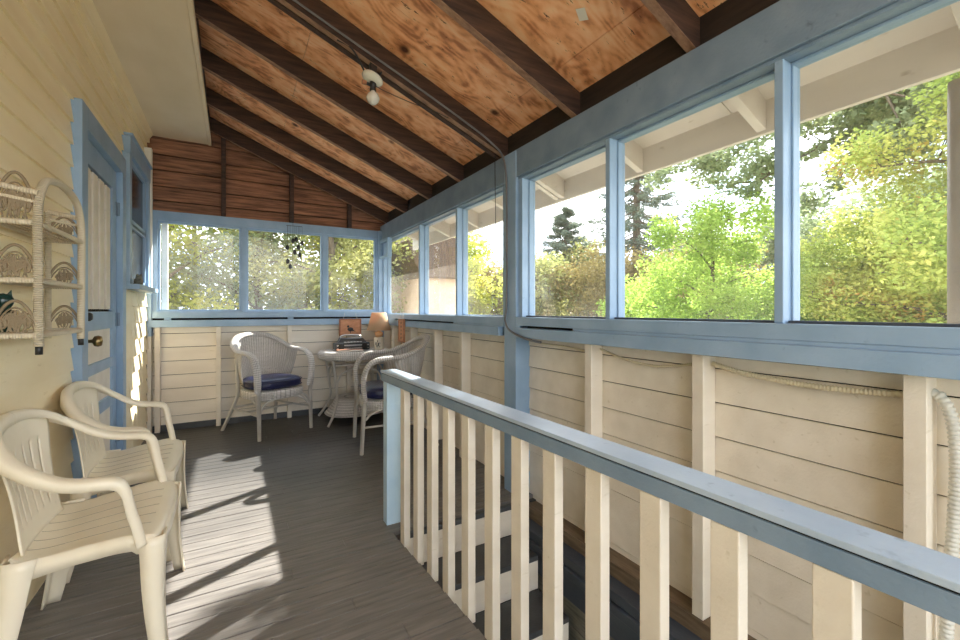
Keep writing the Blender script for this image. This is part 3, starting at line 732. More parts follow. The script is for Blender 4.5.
# ------------------------------------------------------------------ wicker armchairs
def wicker_chair(loc,rz,label):
    t=thing('wicker_armchair',label,'chair',loc,rz)
    # seat deck
    def outline(s,k=1.0):  # s 0..1 around; front wider
        th=2*PI*s; c,sn=math.cos(th),math.sin(th)
        e=.55
        x=.262*math.copysign(abs(c)**e,c)*k; y=.25*math.copysign(abs(sn)**e,sn)*k
        if y>0: x*=1-.16*(y/.25)
        return x,y-.01
    n=48
    m=MB(); prof=[(.0,.455),(1.0,.455),(1.04,.447),(1.05,.435),(1.045,.375),(1.0,.37)]
    vs=[];fs=[];uv=[]
    for kk,z in prof:
        for i in range(n):
            x,y=outline(i/n,max(kk,.001)); vs.append((x,y,z))
    for a in range(len(prof)-1):
        for i in range(n):
            i2=(i+1)%n; fs.append((a*n+i,a*n+i2,(a+1)*n+i2,(a+1)*n+i))
            uv.append([(1.6*i/n,prof[a][1]),(1.6*(i+1)/n,prof[a][1]),(1.6*(i+1)/n,prof[a+1][1]),(1.6*i/n,prof[a+1][1])])
    m.add(vs,fs,uv,True); m.build('seat',M['wick'],t)
    # cushion
    m=MB(); R=[(.001,.462),(.5,.460),(.90,.462),(1.0,.475),(1.03,.51),(1.0,.55),(.90,.568),(.5,.578),(.001,.582)]
    vs=[];fs=[]
    for kk,z in R:
        for i in range(n):
            x,y=outline(i/n,kk*.97); vs.append((x,y-.0,z))
    for a in range(len(R)-1):
        for i in range(n): i2=(i+1)%n; fs.append((a*n+i,a*n+i2,(a+1)*n+i2,(a+1)*n+i))
    m.add(vs,fs,None,True); cu=m.build('cushion',M['navy'],t,subsurf=1)
    for (kk,z) in ((1.05,.485),(1.05,.54)):
        m=MB(); m.tube([(outline(i/n,kk*.955)[0],outline(i/n,kk*.955)[1],z) for i in range(n)],.005,6,closed=True); m.build('piping',M['navy'],cu)
    # rim path
    half=[(.288,-.262,.46),(.296,-.275,.58),(.303,-.272,.69),(.307,-.235,.775),(.308,-.16,.825),(.306,-.06,.838),(.303,.04,.842),(.295,.13,.865),(.268,.215,.905),(.222,.285,.95),(.155,.328,.985),(.08,.348,1.0),(0,.355,1.005)]
    full=[(x,y,z) for x,y,z in half]+[(-x,y,z) for x,y,z in half[-2::-1]]
    P=spline(full,7)
    m=MB(); m.tube(P,.036,12,flat=.62,up=(0,-1,0),uvs=1.0); m.build('rim',M['wick'],t)
    # back shell: between seat rear and rim
    hn=len(P); 
    c0=int(7*5.5)      # start index of shell on rim
    idx=lambda u: P[0]  
    def rimat(u):
        f=c0+u*(hn-1-2*c0); i=int(f); i=min(i,hn-2); return P[i].lerp(P[i+1],f-i)
    def shell(u,v):
        top=rimat(u); s=(u-.5)*2
        a=s*1.22
        bx=-.245*math.sin(a) if False else .245*math.sin(-a)
        by=.235*math.cos(a)*1.0+.0
        bot=Vector((bx*1.0,by,.44))
        p=bot.lerp(top,v)
        # bulge outward slightly, convex lower edge near the arms
        nrm=Vector((p.x,p.y,0)); 
        if nrm.length>0: nrm.normalize()
        p+=nrm*.018*math.sin(PI*v)
        # raise the bottom at the sides so the arm stays open
        return p
    def uvf(u,v): return (u*1.0,v*.52)
    m=MB(); m.grid(shell,64,24,True,None,uvf); m.build('backrest',M['wickh'],t,solid=.006)
    # legs
    for sg in (-1,1):
        m=MB(); m.tube([(sg*.285,-.29,0),(sg*.284,-.282,.2),(sg*.286,-.268,.40),(sg*.29,-.266,.5)],[.017,.019,.021,.024],10); m.build('leg',M['cane'],t)
        m=MB(); m.tube(spline([(sg*.295,.40,0),(sg*.26,.335,.15),(sg*.225,.245,.34),(sg*.236,.20,.46),(sg*.275,.14,.66),(sg*.296,.11,.85)],4),[.017]*21,10); m.build('leg',M['cane'],t)
        # under-arm brace arches
        m=MB(); m.tube(spline([(sg*.283,-.255,.30),(sg*.275,-.21,.345),(sg*.262,-.12,.375)],5),.011,8); m.build('brace',M['cane'],t)
        m=MB(); m.tube([(sg*.284,-.28,.235),(sg*.238,.275,.235)],.011,8); m.build('stretcher',M['cane'],t)
    m=MB(); m.tube(spline([(-.28,-.275,.22),(-.24,-.262,.31),(-.15,-.25,.362),(0,-.247,.372),(.15,-.25,.362),(.24,-.262,.31),(.28,-.275,.22)],6),.012,8); m.build('front_arch',M['cane'],t)
    m=MB(); m.tube([(-.236,.28,.25),(.236,.28,.25)],.011,8); m.build('stretcher',M['cane'],t)
    m=MB(); m.tube([(-.262,0,.235),(.262,0,.235)],.011,8); m.build('stretcher',M['cane'],t)
    return t
wicker_chair((.345,5.03,0),math.radians(26.8),'white wicker armchair with navy cushion against the far wall, left of the table')
wicker_chair((1.30,4.0,0),math.radians(-97.5),'white wicker armchair with navy cushion by the right wall, partly behind the railing')

# ------------------------------------------------------------------ wicker table
T=thing('wicker_table','white wicker side table with woven rim and flared lower shelf in the far corner','table',(1.245,5.08,0))
def oval(s,a,b,e=.8):
    th=2*PI*s; c,sn=math.cos(th),math.sin(th)
    return a*math.copysign(abs(c)**e,c), b*math.copysign(abs(sn)**e,sn)
def ovalsolid(prof,mat,name,n=56,parent=T,e=.8):
    m=MB(); vs=[];fs=[];uv=[]
    for a,b,z in prof:
        for i in range(n):
            x,y=oval(i/n,max(a,.001),max(b,.001),e); vs.append((x,y,z))
    for k in range(len(prof)-1):
        for i in range(n):
            i2=(i+1)%n; fs.append((k*n+i,k*n+i2,(k+1)*n+i2,(k+1)*n+i))
            l=2.4; v0=k*.025
            uv.append([(l*i/n,v0),(l*(i+1)/n,v0),(l*(i+1)/n,v0+.025),(l*i/n,v0+.025)])
    m.add(vs,fs,uv,True); return m.build(name,mat,parent)
A,B=.385,.325
ovalsolid([(0,0,.795),(A-.03,B-.03,.797),(A-.02,B-.02,.805),(A,B,.803),(A+.02,B+.02,.79),(A+.028,B+.028,.76),(A+.024,B+.024,.73),(A+.008,B+.008,.712),(A-.01,B-.01,.71),(0,0,.71)],M['wick'],'table_top')
ovalsolid([(0,0,.262),(.20,.17,.262),(.215,.185,.268),(.228,.198,.25),(.245,.212,.21),(.272,.236,.165),(.308,.266,.12),(.34,.292,.085),(.33,.285,.08),(.25,.215,.19),(0,0,.235)],M['wick'],'lower_shelf')
for sx in (-1,1):
    for sy in (-1,1):
        m=MB(); m.tube(spline([(sx*.30,sy*.24,.73),(sx*.27,sy*.215,.55),(sx*.25,sy*.20,.36),(sx*.245,sy*.195,.27),(sx*.29,sy*.235,.13),(sx*.36,sy*.29,.012)],5),.014,8); m.build('leg',M['cane'],T)
    m=MB(); m.tube(spline([(sx*.262,-.205,.40),(sx*.27,-.16,.56),(sx*.275,0,.62),(sx*.27,.16,.56),(sx*.262,.205,.40)],6),.010,8); m.build('arch',M['cane'],T)
    m=MB(); m.tube(spline([(-.255,sx*.205,.40),(-.20,sx*.215,.56),(0,sx*.22,.62),(.20,sx*.215,.56),(.255,sx*.205,.40)],6),.010,8); m.build('arch',M['cane'],T)
    m=MB(); m.tube([(-.29,sx*.23,.655),(.29,sx*.23,.655)],.010,8); m.build('stretcher',M['cane'],T)
TZ=.805
# lamp
Lm=thing('table_lamp','small lamp with tan cone shade on a cream ceramic base, on the table','lamp',(1.50,4.99,TZ))
m=MB(); m.lathe([(.001,0),(.054,0),(.058,.01),(.058,.135),(.054,.145),(.03,.15),(.001,.15)],n=28); b=m.build('base',M['ceramic'],Lm)
m=MB(); m.M=Matrix.Rotation(math.radians(-60),4,'Z')
for i,(u,v,s) in enumerate(((-.25,.07,.020),(.12,.06,.022),(-.05,.10,.014),(.32,.075,.012),(-.1,.04,.017),(.3,.035,.012))):
    a=-PI/2+u*1.4+.5; m.sphere((.0585*math.cos(a),.0585*math.sin(a),v),s,(.35,.35,1))
m.build('dark_motif',M['motif'],b)
m=MB(); m.lathe([(.03,.15),(.040,.158),(.050,.178),(.046,.20),(.026,.212),(.014,.218),(.012,.26),(.001,.262)],n=24); m.build('neck',M['ceramictan'],Lm)
m=MB(); m.sphere((0,0,.30),.028,(1,1,1.25)); m.build('bulb',M['porcelain'],Lm)
m=MB(); m.lathe([(.138,.225),(.082,.435)],n=40); m.build('lamp_shade',M['shade'],Lm,solid=.003)
m=MB()
for th in (0,2.1,4.2): m.tube([(0,0,.40),(.088*math.cos(th),.088*math.sin(th),.41)],.002,5)
m.tube([(0,0,.26),(0,0,.41)],.003,5); m.build('shade_frame',M['brass'],Lm)
# radio
R_=thing('portable_radio','dark grey portable radio with silver front lying on the table beside the lamp','radio',(1.21,5.12,TZ),.04)
m=MB(); m.box(-.20,.20,-.07,.07,0,.085); b=m.build('body',M['radiobody'],R_,bevel=.012)
m=MB(); m.hexa([(-.17,-.05,.085),(.17,-.05,.085),(.16,.06,.085),(-.16,.06,.085),(-.13,-.02,.135),(.13,-.02,.135),(.13,.05,.14),(-.13,.05,.14)]); m.build('upper_housing',M['radiobody'],R_,bevel=.008)
m=MB(); m.box(-.185,.185,-.0745,-.069,.048,.062); m.box(-.185,.185,-.0745,-.069,.018,.024); m.build('silver_strip',M['silver'],R_)
m=MB()
for i in range(6): m.box(-.10+i*.036,-.072+i*.036,-.062,-.045,.085,.096)
m.build('keys',M['silver'],R_,bevel=.002)
for x in (-.135,.135):
    m=MB(); m.lathe([(.036,0),(.036,.004),(.001,.006)],n=20); o=m.build('speaker_grille',M['blackmetal'],R_); o.rotation_euler=(PI/2,0,0); o.location=(x,-.071,.04)
m=MB(); m.tube(spline([(-.12,.03,.13),(-.11,.03,.16),(-.05,.03,.17),(.05,.03,.17),(.11,.03,.16),(.12,.03,.13)],4),.007,6); m.build('handle',M['silver'],R_)
# book / tray
m=MB(); m.box(-.14,.14,-.07,.07,.004,.020); Bk=thing('brown_book','thin brown book lying flat at the front of the wicker table','book',(1.14,4.90,TZ),-.1)
m.build('cover',M['signwood'],Bk,bevel=.002)
m=MB(); m.box(-.136,.138,-.072,.068,.007,.017); m.build('pages',M['white'],Bk)
# hanging plaques
def plaque(name,label,loc,rz,w,h,mat,motif):
    t=thing(name,label,'plaque',loc,rz)
    m=MB(); m.box(-w/2,w/2,-.008,.008,-h,0); b=m.build('board',mat,t,bevel=.005)
    m=MB(); z=-h
    for a,b2,c,d in ((-w/2,w/2,-.018,0),(-w/2,w/2,-h,-h+.018),(-w/2,-w/2+.018,-h+.018,-.018),(w/2-.018,w/2,-h+.018,-.018)): m.box(a,b2,-.014,-.007,c,d)
    m.build('border',M['signwood'],t,bevel=.003)
    m=MB()
    if motif=='bird':
        m.sphere((0,-.010,-h*.62),.030,(1.2,.25,.8)); m.sphere((-.026,-.010,-h*.45),.014,(1,.3,1)); m.add([(.02,-.012,-h*.6),(.07,-.012,-h*.78),(.02,-.012,-h*.72)],[(0,1,2),(2,1,0)])
        m.tube([(0,-.01,-h*.72),(0,-.01,-h*.86)],.004,5)
    else:
        for k_ in range(5): m.sphere((0,-.010,-.045-k_*.042),.012,(.8,.3,1.1))
    m.build('motif',M['motif'],t)
    for x in (-w*.32,w*.32):
        m=MB(); m.tube([(x,-.004,0),(x*.8,-.0,.045),(x*.8,.0,.075)],.0022,5); m.build('hanging_wire',M['silver'],t)
    return t
plaque('hanging_plaque','square reddish wooden plaque with dark bird motif hanging under the far window sill',(1.27,YI-.06,1.16),0,.27,.21,M['signwood2'],'bird')
p2_=plaque('hanging_plaque','narrow orange-brown wooden plaque hanging from the right window sill',(1.645,4.60,1.17),-PI/2,.18,.26,M['signwood2'],'dots')
m=MB(); m.tube([(0,0,-.26),(.002,0,-.40)],.006,6); m.build('tassel',M['ceramictan'],p2_)

# ------------------------------------------------------------------ wind chime
Wc=thing('wind_chime','black leaf-shaped wind chime on thin strings before the middle far window','wind chime',(.605,5.40,2.30))
m=MB(); m.tube([(0,0,.10),(0,0,-.05)],.002,5); m.tube([(-.07,0,-.05),(.10,0,-.05)],.003,5); m.build('hanger',M['blackmetal'],Wc)
for x,d in ((-.06,-.28),(-.03,-.50),(.0,-.20),(.02,-.33),(.035,-.18),(.06,-.27),(.075,-.36),(.10,-.22),(-.055,-.44)):
    m=MB(); m.tube([(x,0,-.05),(x,0,d)],.0012,4); s_=m.build('string',M['blackmetal'],Wc)
    m=MB(); m.sphere((x,0,d-.025),.026,(.75,.25,1.15),10); m.build('ornament',M['blackmetal'],s_)
m=MB(); m.tube([(.0,0,-.05),(-.01,0,-.9)],.0012,4); m.build('string',M['blackmetal'],Wc)

# ------------------------------------------------------------------ ceiling light
fx,fy=.76,2.655; fz=zr(fx)
sl_ang=math.atan(.41)
CL=thing('ceiling_light','bare globe bulb on a white porcelain holder under a dark rafter','light fixture',(fx,fy,fz-.075))
m=MB(); m.box(-.022,.022,-.02,.02,-.005,.085); m.tube([(.03,.0,.0),(.06,.0,.06)],.006,6); m.build('bracket',M['blackmetal'],CL,bevel=.003)
m=MB(); m.M=Matrix.Rotation(sl_ang,4,'Y'); m.lathe([(.001,-.001),(.066,-.001),(.068,-.012),(.055,-.026),(.024,-.034),(.001,-.034)],n=28); m.build('base',M['porcelain'],CL)
m=MB(); m.lathe([(.001,-.03),(.020,-.03),(.022,-.055),(.016,-.062),(.020,-.07),(.020,-.085),(.001,-.085)],n=16); m.tube([(-.02,0,-.05),(-.05,-.01,-.05)],.010,8); m.build('socket',M['blackmetal'],CL)
m=MB(); m.tube([(-.045,-.01,-.05),(-.07,-.01,-.05)],.014,10); m.build('side_socket',M['signwood'],CL)
m=MB(); m.lathe([(.013,-.085),(.016,-.092),(.032,-.105),(.040,-.125),(.040,-.135),(.032,-.155),(.018,-.167),(.001,-.170)],n=20); m.build('bulb',M['bulbglass'],CL) if 'bulbglass' in M else m.build('bulb',M['porcelain'],CL)
# wires
def wire(name,pts,r,mat,label,cat,n=6,seg=8):
    m=MB(); m.tube(spline(pts,seg),r,n); return tag(m.build(name,mat),label,cat)
wire('black_cable',[(fx-.22,fy-.01,zr(fx-.22)-.004),(fx-.13,fy-.02,zr(fx-.13)-.004),(fx-.04,fy-.01,fz-.085)],.006,M['blackmetal'],'short black cable entering the ceiling light from the left','cable')
wire('black_wire',[(fx+.02,fy,fz-.125),(fx+.08,fy+.02,fz-.13),(fx+.25,fy+.02,fz-.16),(fx+.42,fy+.0,fz-.19),(fx+.52,fy-.01,zr(fx+.52)-.004)],.0025,M['blackmetal'],'thin black wire swinging from the ceiling light towards the windows','wire')
Ye=2.615
wire('ceiling_conduit',[(-.1,Ye+.0,zr(-.1)+.03),(.4,Ye,zr(.4)+.03),(1.0,Ye,zr(1.0)+.035),(1.45,Ye,zr(1.45)+.03),(1.60,Ye-.02,zr(1.6)+.0),(1.655,Ye-.06,2.38),(1.665,Ye-.10,2.25),(1.667,Ye-.11,2.0),(1.668,Ye-.11,1.6),(1.664,Ye-.11,1.30),(1.645,Ye-.125,1.20),(1.640,Ye-.17,1.14),(1.640,2.33,1.10),(1.642,2.18,1.075),(1.65,2.10,1.07)],.0075,M['cable'],'grey conduit running along a rafter and down the tall blue post','conduit')
wire('black_wire',[(1.665,2.66,2.40),(1.67,2.665,2.2),(1.672,2.66,1.9),(1.672,2.665,1.86)],.003,M['blackmetal'],'thin black wire hanging down beside the tall blue post','wire')
def ribbed(name,pts,r,mat,label,pitch=.012,cat='conduit'):
    P=spline(pts,10); L=[0]
    for a,b in zip(P[:-1],P[1:]): L.append(L[-1]+(b-a).length)
    n=int(L[-1]/pitch*4); out=[];rs=[];j=0
    for i in range(n+1):
        l=L[-1]*i/n
        while j<len(L)-2 and L[j+1]<l: j+=1
        f=(l-L[j])/max(L[j+1]-L[j],1e-9); out.append(P[j].lerp(P[j+1],min(f,1)))
        rs.append(r*(1 if i%4<2 else .78))
    m=MB(); m.tube(out,rs,10); return tag(m.build(name,mat),label,cat)
ribbed('flexible_conduit',[(1.765,2.39,1.075),(1.765,2.25,1.05),(1.765,2.0,1.045),(1.765,1.79,1.03)],.006,M['conduit'],'beige flexible conduit on the right wall, right beside the tall blue post',.01)
ribbed('flexible_conduit',[(1.765,1.715,1.055),(1.765,1.55,1.015),(1.765,1.35,1.0),(1.765,1.135,1.035)],.0065,M['conduit'],'sagging beige flexible conduit in the middle bay of the right wall',.01)
ribbed('flexible_conduit',[(1.755,1.07,1.045),(1.755,.95,1.02),(1.755,.75,1.005),(1.755,.60,1.006),(1.755,.47,1.015)],.011,M['conduit'],'beige ribbed conduit in the wall bay nearest the camera, under the sill',.011)
ribbed('wall_conduit',[(1.755,.425,1.03),(1.75,.395,1.02),(1.745,.374,.965),(1.745,.366,.88),(1.75,.368,.75),(1.745,.376,.55),(1.745,.387,.3),(1.745,.40,.0)],.0155,M['gconduit'],'thick pale ribbed conduit hanging at the right edge of the picture',.013)

# ------------------------------------------------------------------ wicker wall shelf
SX=-.62; SY0,SY1=2.17,2.69
SH=thing('wicker_wall_shelf','three tier cream wicker wall shelf with scrollwork ends beside the blue door','shelf',((XL+SX)/2,(SY0+SY1)/2,1.15))
o0=Vector(((XL+SX)/2,(SY0+SY1)/2,1.15))
def P_(x,y,z): return Vector((x,y,z))-o0
# side loops: front posts with an arch joining them
m=MB(); pts=[(SX,SY0+.01,1.135),(SX,SY0,1.45),(SX,SY0,1.62),(SX,SY0+.02,1.70),(SX,SY0+.09,1.765),(SX,(SY0+SY1)/2,1.79),(SX,SY1-.09,1.765),(SX,SY1-.02,1.70),(SX,SY1,1.62),(SX,SY1,1.45),(SX,SY1-.01,1.135)]
m.tube([P_(*p) for p in spline(pts,7)],.0145,10); m.build('front_loop',M['shelfwick'],SH)
for y in (SY0,SY1):
    m=MB(); m.tube([P_(XL+.035,y,1.14),P_(XL+.035,y,1.72)],.012,8); m.build('back_post',M['shelfwick'],SH)
    m=MB(); m.tube([P_(XL+.035,y,1.72),P_(SX,y,1.70)],.011,8); m.tube([P_(XL+.035,y,1.685),P_(SX,y,1.665)],.007,8); m.build('top_bar',M['shelfwick'],SH)
    m=MB(); m.lathe([(.001,0),(.011,0),(.011,.035),(.001,.035)],n=10); o=m.build('foot_cap',M['blackmetal'],SH); o.location=P_(SX,y+(.01 if y==SY0 else -.01),1.105)
for zt_ in (1.176,1.378,1.59):
    m=MB()
    for a,b in (((XL+.03,SY0,zt_),(SX,SY0,zt_)),((XL+.03,SY1,zt_),(SX,SY1,zt_)),((SX,SY0,zt_),(SX,SY1,zt_)),((XL+.03,SY0,zt_),(XL+.03,SY1,zt_))):
        m.tube([P_(*a),P_(*b)],.011,8)
    for k_ in range(5):
        x=XL+.045+k_*.024; m.tube([P_(x,SY0,zt_-.002),P_(x,SY1,zt_-.002)],.005,6)
    m.build('shelf_tier',M['shelfwick'],SH)
    # curls
    def panel(ax,h,L0,L1,name,dens):
        m=MB(); rr=random.Random(int(zt_*100)+len(name)); 
        def q(u,v):
            return P_(L0+(L1-L0)*u if ax[0]=='x' else ax[1], ax[1] if ax[0]=='x' else L0+(L1-L0)*u, zt_+.012+v*h)
        m.tube([q(i/16,math.sin(PI*i/16)**.7) for i in range(17)],.0055,6)
        m.tube([q(.06+.88*i/16,.78*math.sin(PI*i/16)**.7) for i in range(17)],.003,5)
        for k_ in range(dens):   # scrolls
            cx=.2+.6*(k_+.5)/dens; sg=1 if k_%2 else -1
            pts=[]
            for i in range(22):
                a=i/21*3.6*PI; r_=.16*(1-i/26)
                pts.append(q(cx+sg*r_*math.cos(a)*.55,.36+.13*(k_%3-1)*.6+r_*math.sin(a)*1.25))
            m.tube(pts,.0042,5)
            m.tube(spline([q(cx,.0),q(cx+.06*sg,.3),q(cx-.03*sg,.62)],4),.0028,5)
        c=(.5,.36)
        for k_ in range(6):
            a=k_*PI/3; pts=[q(c[0]+.075*math.cos(a)+.06*math.cos(b_),c[1]+.21*math.sin(a)+.16*math.sin(b_)) for b_ in [2*PI*j/9 for j in range(9)]]
            m.tube(pts,.003,5,closed=True)
        return m.build(name,M['rustwire'],SH)
    panel(('x',SY0),.165 if zt_>1.5 else .115,XL+.03,SX,'end_scroll',7)
    panel(('x',SY1),.10,XL+.03,SX,'end_scroll',2)
# ornament on lowest tier
Or=thing('glass_ornament','dark green glass cat-like ornament on the lowest shelf tier at the left edge','ornament',(-.728,2.225,1.19))
m=MB(); m.lathe([(.001,0),(.036,0),(.046,.02),(.044,.05),(.028,.075),(.018,.085),(.026,.10),(.030,.115),(.022,.135),(.001,.142)],n=20); m.build('body',M['grn'],Or)
m=MB()
for sx in(-1,1): m.add([(sx*.008,-.01,.132),(sx*.026,-.006,.128),(sx*.022,0,.155),(sx*.017,.01,.13)],[(0,1,2),(1,3,2),(3,0,2),(0,3,1)])
m.build('ear',M['grn'],Or)

# ------------------------------------------------------------------ outside
g=MB(); g.box(-60,60,-30,90,-1.6,-1.5); o=g.build('ground',M['grass']); o['kind']='structure'; o['label']='grassy yard outside the porch'
# downspout
m=MB(); m.tube(spline([(2.15,.43,-1.5),(2.15,.43,0),(2.15,.43,1.88),(2.155,.425,1.97),(2.19,.40,2.03),(2.27,.34,2.06),(2.34,.29,2.12)],5),.042,12)
ds=thing('downspout','grey-tan metal downspout outside the rightmost window pane','downspout',(0,0,0)); ds.location=(2.15,.43,-1.5)
for v in m.v: v-=Vector((2.15,.43,-1.5))
m.build('pipe',M['spout'],ds)
m=MB(); m.tube([(0,0,1.5),(0,0,1.53)],.046,12); m.build('strap',M['spout'],ds)
# outbuilding
ob=thing('outbuilding','pink-beige outbuilding with dark brown roof seen through the far side window','building',(4.15,9.6,-1.5))
m=MB(); m.box(-.46,.50,-.6,2.0,0,3.55); m.build('wall',M['shedwall'],ob)
m=MB(); m.prism([(-.5,3.50),(.55,3.50),(.55,4.45),(-.62,4.45),(-.85,4.3),(-.74,3.9)],-.75,2.2); m.build('roof',M['shedroof'],ob,bevel=.03)

def leaves(name,mat,parent,centers,radii,count,size,seed,flat=.8,elong=1.6):
    r=np.random.default_rng(seed)
    C_=np.array(centers); R__=np.array(radii)
    w=R__**2; w=w/w.sum()
    idx=r.choice(len(C_),count,p=w)
    d=r.normal(size=(count,3)); d/=np.linalg.norm(d,axis=1)[:,None]
    rad=r.random(count)**.45
    p=C_[idx]+d*(rad*R__[idx])[:,None]*np.array([1,1,flat])
    s=size*r.uniform(.6,1.3,count)
    a=r.normal(size=(count,3)); a[:,2]*=.5; a/=np.linalg.norm(a,axis=1)[:,None]
    b=r.normal(size=(count,3)); b=np.cross(a,b); b/=np.linalg.norm(b,axis=1)[:,None]
    c=np.cross(a,b)
    v0=p-a*(s*elong/2)[:,None]; v2=p+a*(s*elong/2)[:,None]
    v1=p+b*(s*.5)[:,None]+c*(s*.12)[:,None]; v3=p-b*(s*.5)[:,None]+c*(s*.12)[:,None]
    V=np.stack([v0,v1,v2,v3],1).reshape(-1,3)
    me=bpy.data.meshes.new(name); me.vertices.add(len(V)); me.vertices.foreach_set('co',V.ravel())
    me.loops.add(count*4); me.loops.foreach_set('vertex_index',np.arange(count*4))
    me.polygons.add(count); me.polygons.foreach_set('loop_start',np.arange(count)*4); me.polygons.foreach_set('loop_total',np.full(count,4))
    me.materials.append(mat); me.update(); me.validate()
    o=bpy.data.objects.new(name,me); COL.objects.link(o); o.parent=parent; return o
def tree(label,loc,h,cr,mat,n,size,seed,trunk=.12,low=.25,spread=1.0,nb=11,lean=0,name='leafy_tree',cl=.33,group=None,limb=False,aim=None):
    t=thing(name,label,'tree',(loc[0],loc[1],-1.5),0,group)
    r=random.Random(seed); H=h+1.5
    tp=[Vector((0,0,0))]
    for i in range(1,7):
        tp.append(Vector((lean*i/6+r.uniform(-.06,.06)*cr,r.uniform(-.06,.06)*cr,H*.92*i/6)))
    P=spline(tp,4)
    m=MB(); m.tube(P,[trunk*(1-.8*i/(len(P)-1)) for i in range(len(P))],8); m.build('trunk',M['bark'],t)
    cen=[];rad=[]; m=MB()
    for k_ in range(nb):
        f=low+(.95-low)*(k_+.5)/nb; i=int(f*(len(P)-1)); base=P[i]
        az=k_*2.4+r.uniform(-.5,.5)
        env=math.sin(PI*min(1,max(.12,(f-low)/(1.02-low))**.75))**.6
        ln=cr*spread*env*r.uniform(.75,1.1)
        e=base+Vector((math.cos(az)*ln,math.sin(az)*ln,ln*r.uniform(.1,.55)))
        mid=base.lerp(e,.5)+Vector((0,0,ln*.10))
        bp=spline([base,mid,e],4); tr=trunk*.42*(1-f*.5)
        m.tube(bp,[max(tr*(1-.8*j/(len(bp)-1)),.006) for j in range(len(bp))],6)
        for j in range(5):
            q=bp[3+j]; s=r.uniform(.65,1.15)*cr*cl; cpt=q+Vector((r.gauss(0,.13),r.gauss(0,.13),r.gauss(0,.09)))*cr
            cen.append(tuple(cpt)); rad.append(s)
            if (cpt-q).length>.1: m.tube([q,q.lerp(cpt,.5)+Vector((0,0,.04*cr)),cpt],[max(tr*.3,.005),max(tr*.2,.004),.003],5)
    m.build('branches',M['bark'],t)
    cen.append(tuple(P[-1])); rad.append(cr*.3)
    leaves('foliage',mat,t,cen,rad,n,size,seed)
    return t
# trees to the right
tree('bright green young tree with bare forked stem outside the middle right window',(8.6,5.3),3.7,1.75,M['leafbright'],36000,.044,21,.09,.22,nb=16,cl=.26)
tree('broad maple with green, yellow and orange leaves outside the rightmost window',(8.4,1.2),4.6,1.9,M['leafmaple'],75000,.038,31,.15,.15,nb=18,cl=.27)
tree('lower yellow-green maple in the middle of the rightmost pane, left of the broad maple',(9.4,3.0),2.9,1.6,M['leafmaple'],50000,.042,35,.1,.12,nb=16)
tree('bright green bushy tree low between the two right windows',(10.5,4.2),2.1,1.5,M['leafbright'],22000,.06,41,.1,.12,nb=14,cl=.36)
tree('bright green bushy tree low at the left of the forked young tree',(10.2,8.0),2.2,1.6,M['leafbright'],22000,.06,43,.1,.12,nb=14,cl=.34)
# tall tree whose boughs hang into the top of the view
TT=thing('tall_tree','tall tree with leafy boughs hanging into the top of the right window, and unseen boughs added to shade the rail','tree',(11.5,1.2,-1.5))
m=MB(); m.tube([(0,0,0),(.1,0,4),(-.1,.1,8),(0,0,11)],[.28,.22,.15,.05],10); m.build('trunk',M['bark'],TT)
m=MB(); cen=[];rad=[]; rr=random.Random(77)
for (dx,dy,z0,z1,z2) in ((-2.2,3.6,5.8,6.3,5.4),(-3.4,1.2,6.0,6.6,5.9),(-1.5,5.5,6.3,7.0,6.4),(-4.0,2.6,7.0,7.4,6.4),(-3.2,.2,6.2,6.5,5.6),(-1.5,2.4,6.0,6.3,5.6),(-4.2,4.0,7.6,8.0,7.0)):
    bp=spline([(0,0,z0),(dx*.5,dy*.5,z1),(dx,dy,z2)],5); m.tube(bp,[.09*(1-.8*i/10) for i in range(len(bp))],6)
    for i in range(3,len(bp)):
        for q in range(3):
            c_=bp[i]+Vector((rr.gauss(0,.4),rr.gauss(0,.4),rr.gauss(-.1,.25))); cen.append(tuple(c_)); rad.append(rr.uniform(.2,.5)); m.tube([bp[i],c_],[.02,.006],4)
for (dx,dy,dz) in ((-2.0,2.7,9.4),(-2.0,3.5,9.5),(-2.1,4.2,9.5),(-1.8,3.1,9.9),(-2.3,3.9,9.0)):  # higher boughs, out of view, added to keep sun off the railing top
    bp=spline([(0,0,8.2),(dx*.5,dy*.5,8.9),(dx,dy,dz)],5); m.tube(bp,[.07*(1-.8*i/10) for i in range(len(bp))],6)
    for q in range(5): cen.append((dx+rr.gauss(0,.25),dy+rr.gauss(0,.25),dz+rr.gauss(0,.2))); rad.append(.5)
m.build('branches',M['bark'],TT); leaves('foliage',M['leafgrey'],TT,cen,rad,42000,.07,78)
# spruces
def spruce(label,x,y,h,r0,seed):
    t=thing('spruce_tree',label,'tree',(x,y,-1.5)); rr=random.Random(seed); H=h+1.5
    m=MB(); m.tube([(0,0,0),(0,0,H)],[.3,.04],8); m.build('trunk',M['bark'],t)
    m=MB(); cen=[];rad=[]
    k_=0; z=H*.25
    while z<H*.98:
        for j in range(7):
            az=j*.9+k_*.5+rr.uniform(-.2,.2); zk=z; z=zk+rr.uniform(-.25,.25); ln=r0*(1-z/H)**.8*rr.uniform(.75,1.1)+.2
            e=Vector((math.cos(az)*ln,math.sin(az)*ln,z-ln*.22)); b0=Vector((0,0,z)); md=b0.lerp(e,.5)+Vector((0,0,-.06*ln)); e=e+Vector((0,0,.12*ln))
            bp=spline([b0,md,e],4); m.tube(bp,[.04,.036,.03,.028,.025,.02,.016,.012,.008],4)
            z=zk
            for q in range(2,9): cen.append(tuple(bp[q]+Vector((0,0,-.12)))); rad.append(.22)
        z+=.5; k_+=1
    m.build('branches',M['bark'],t); leaves('foliage',M['needle'],t,cen,rad,30000,.05,seed,.7,3.4)
spruce('dark spruce with drooping boughs rising behind the bright trees',15.6,13.0,11,3.6,5)
spruce('smaller distant spruce to the left of the tall one',15.5,17.6,6.8,3.6,6)
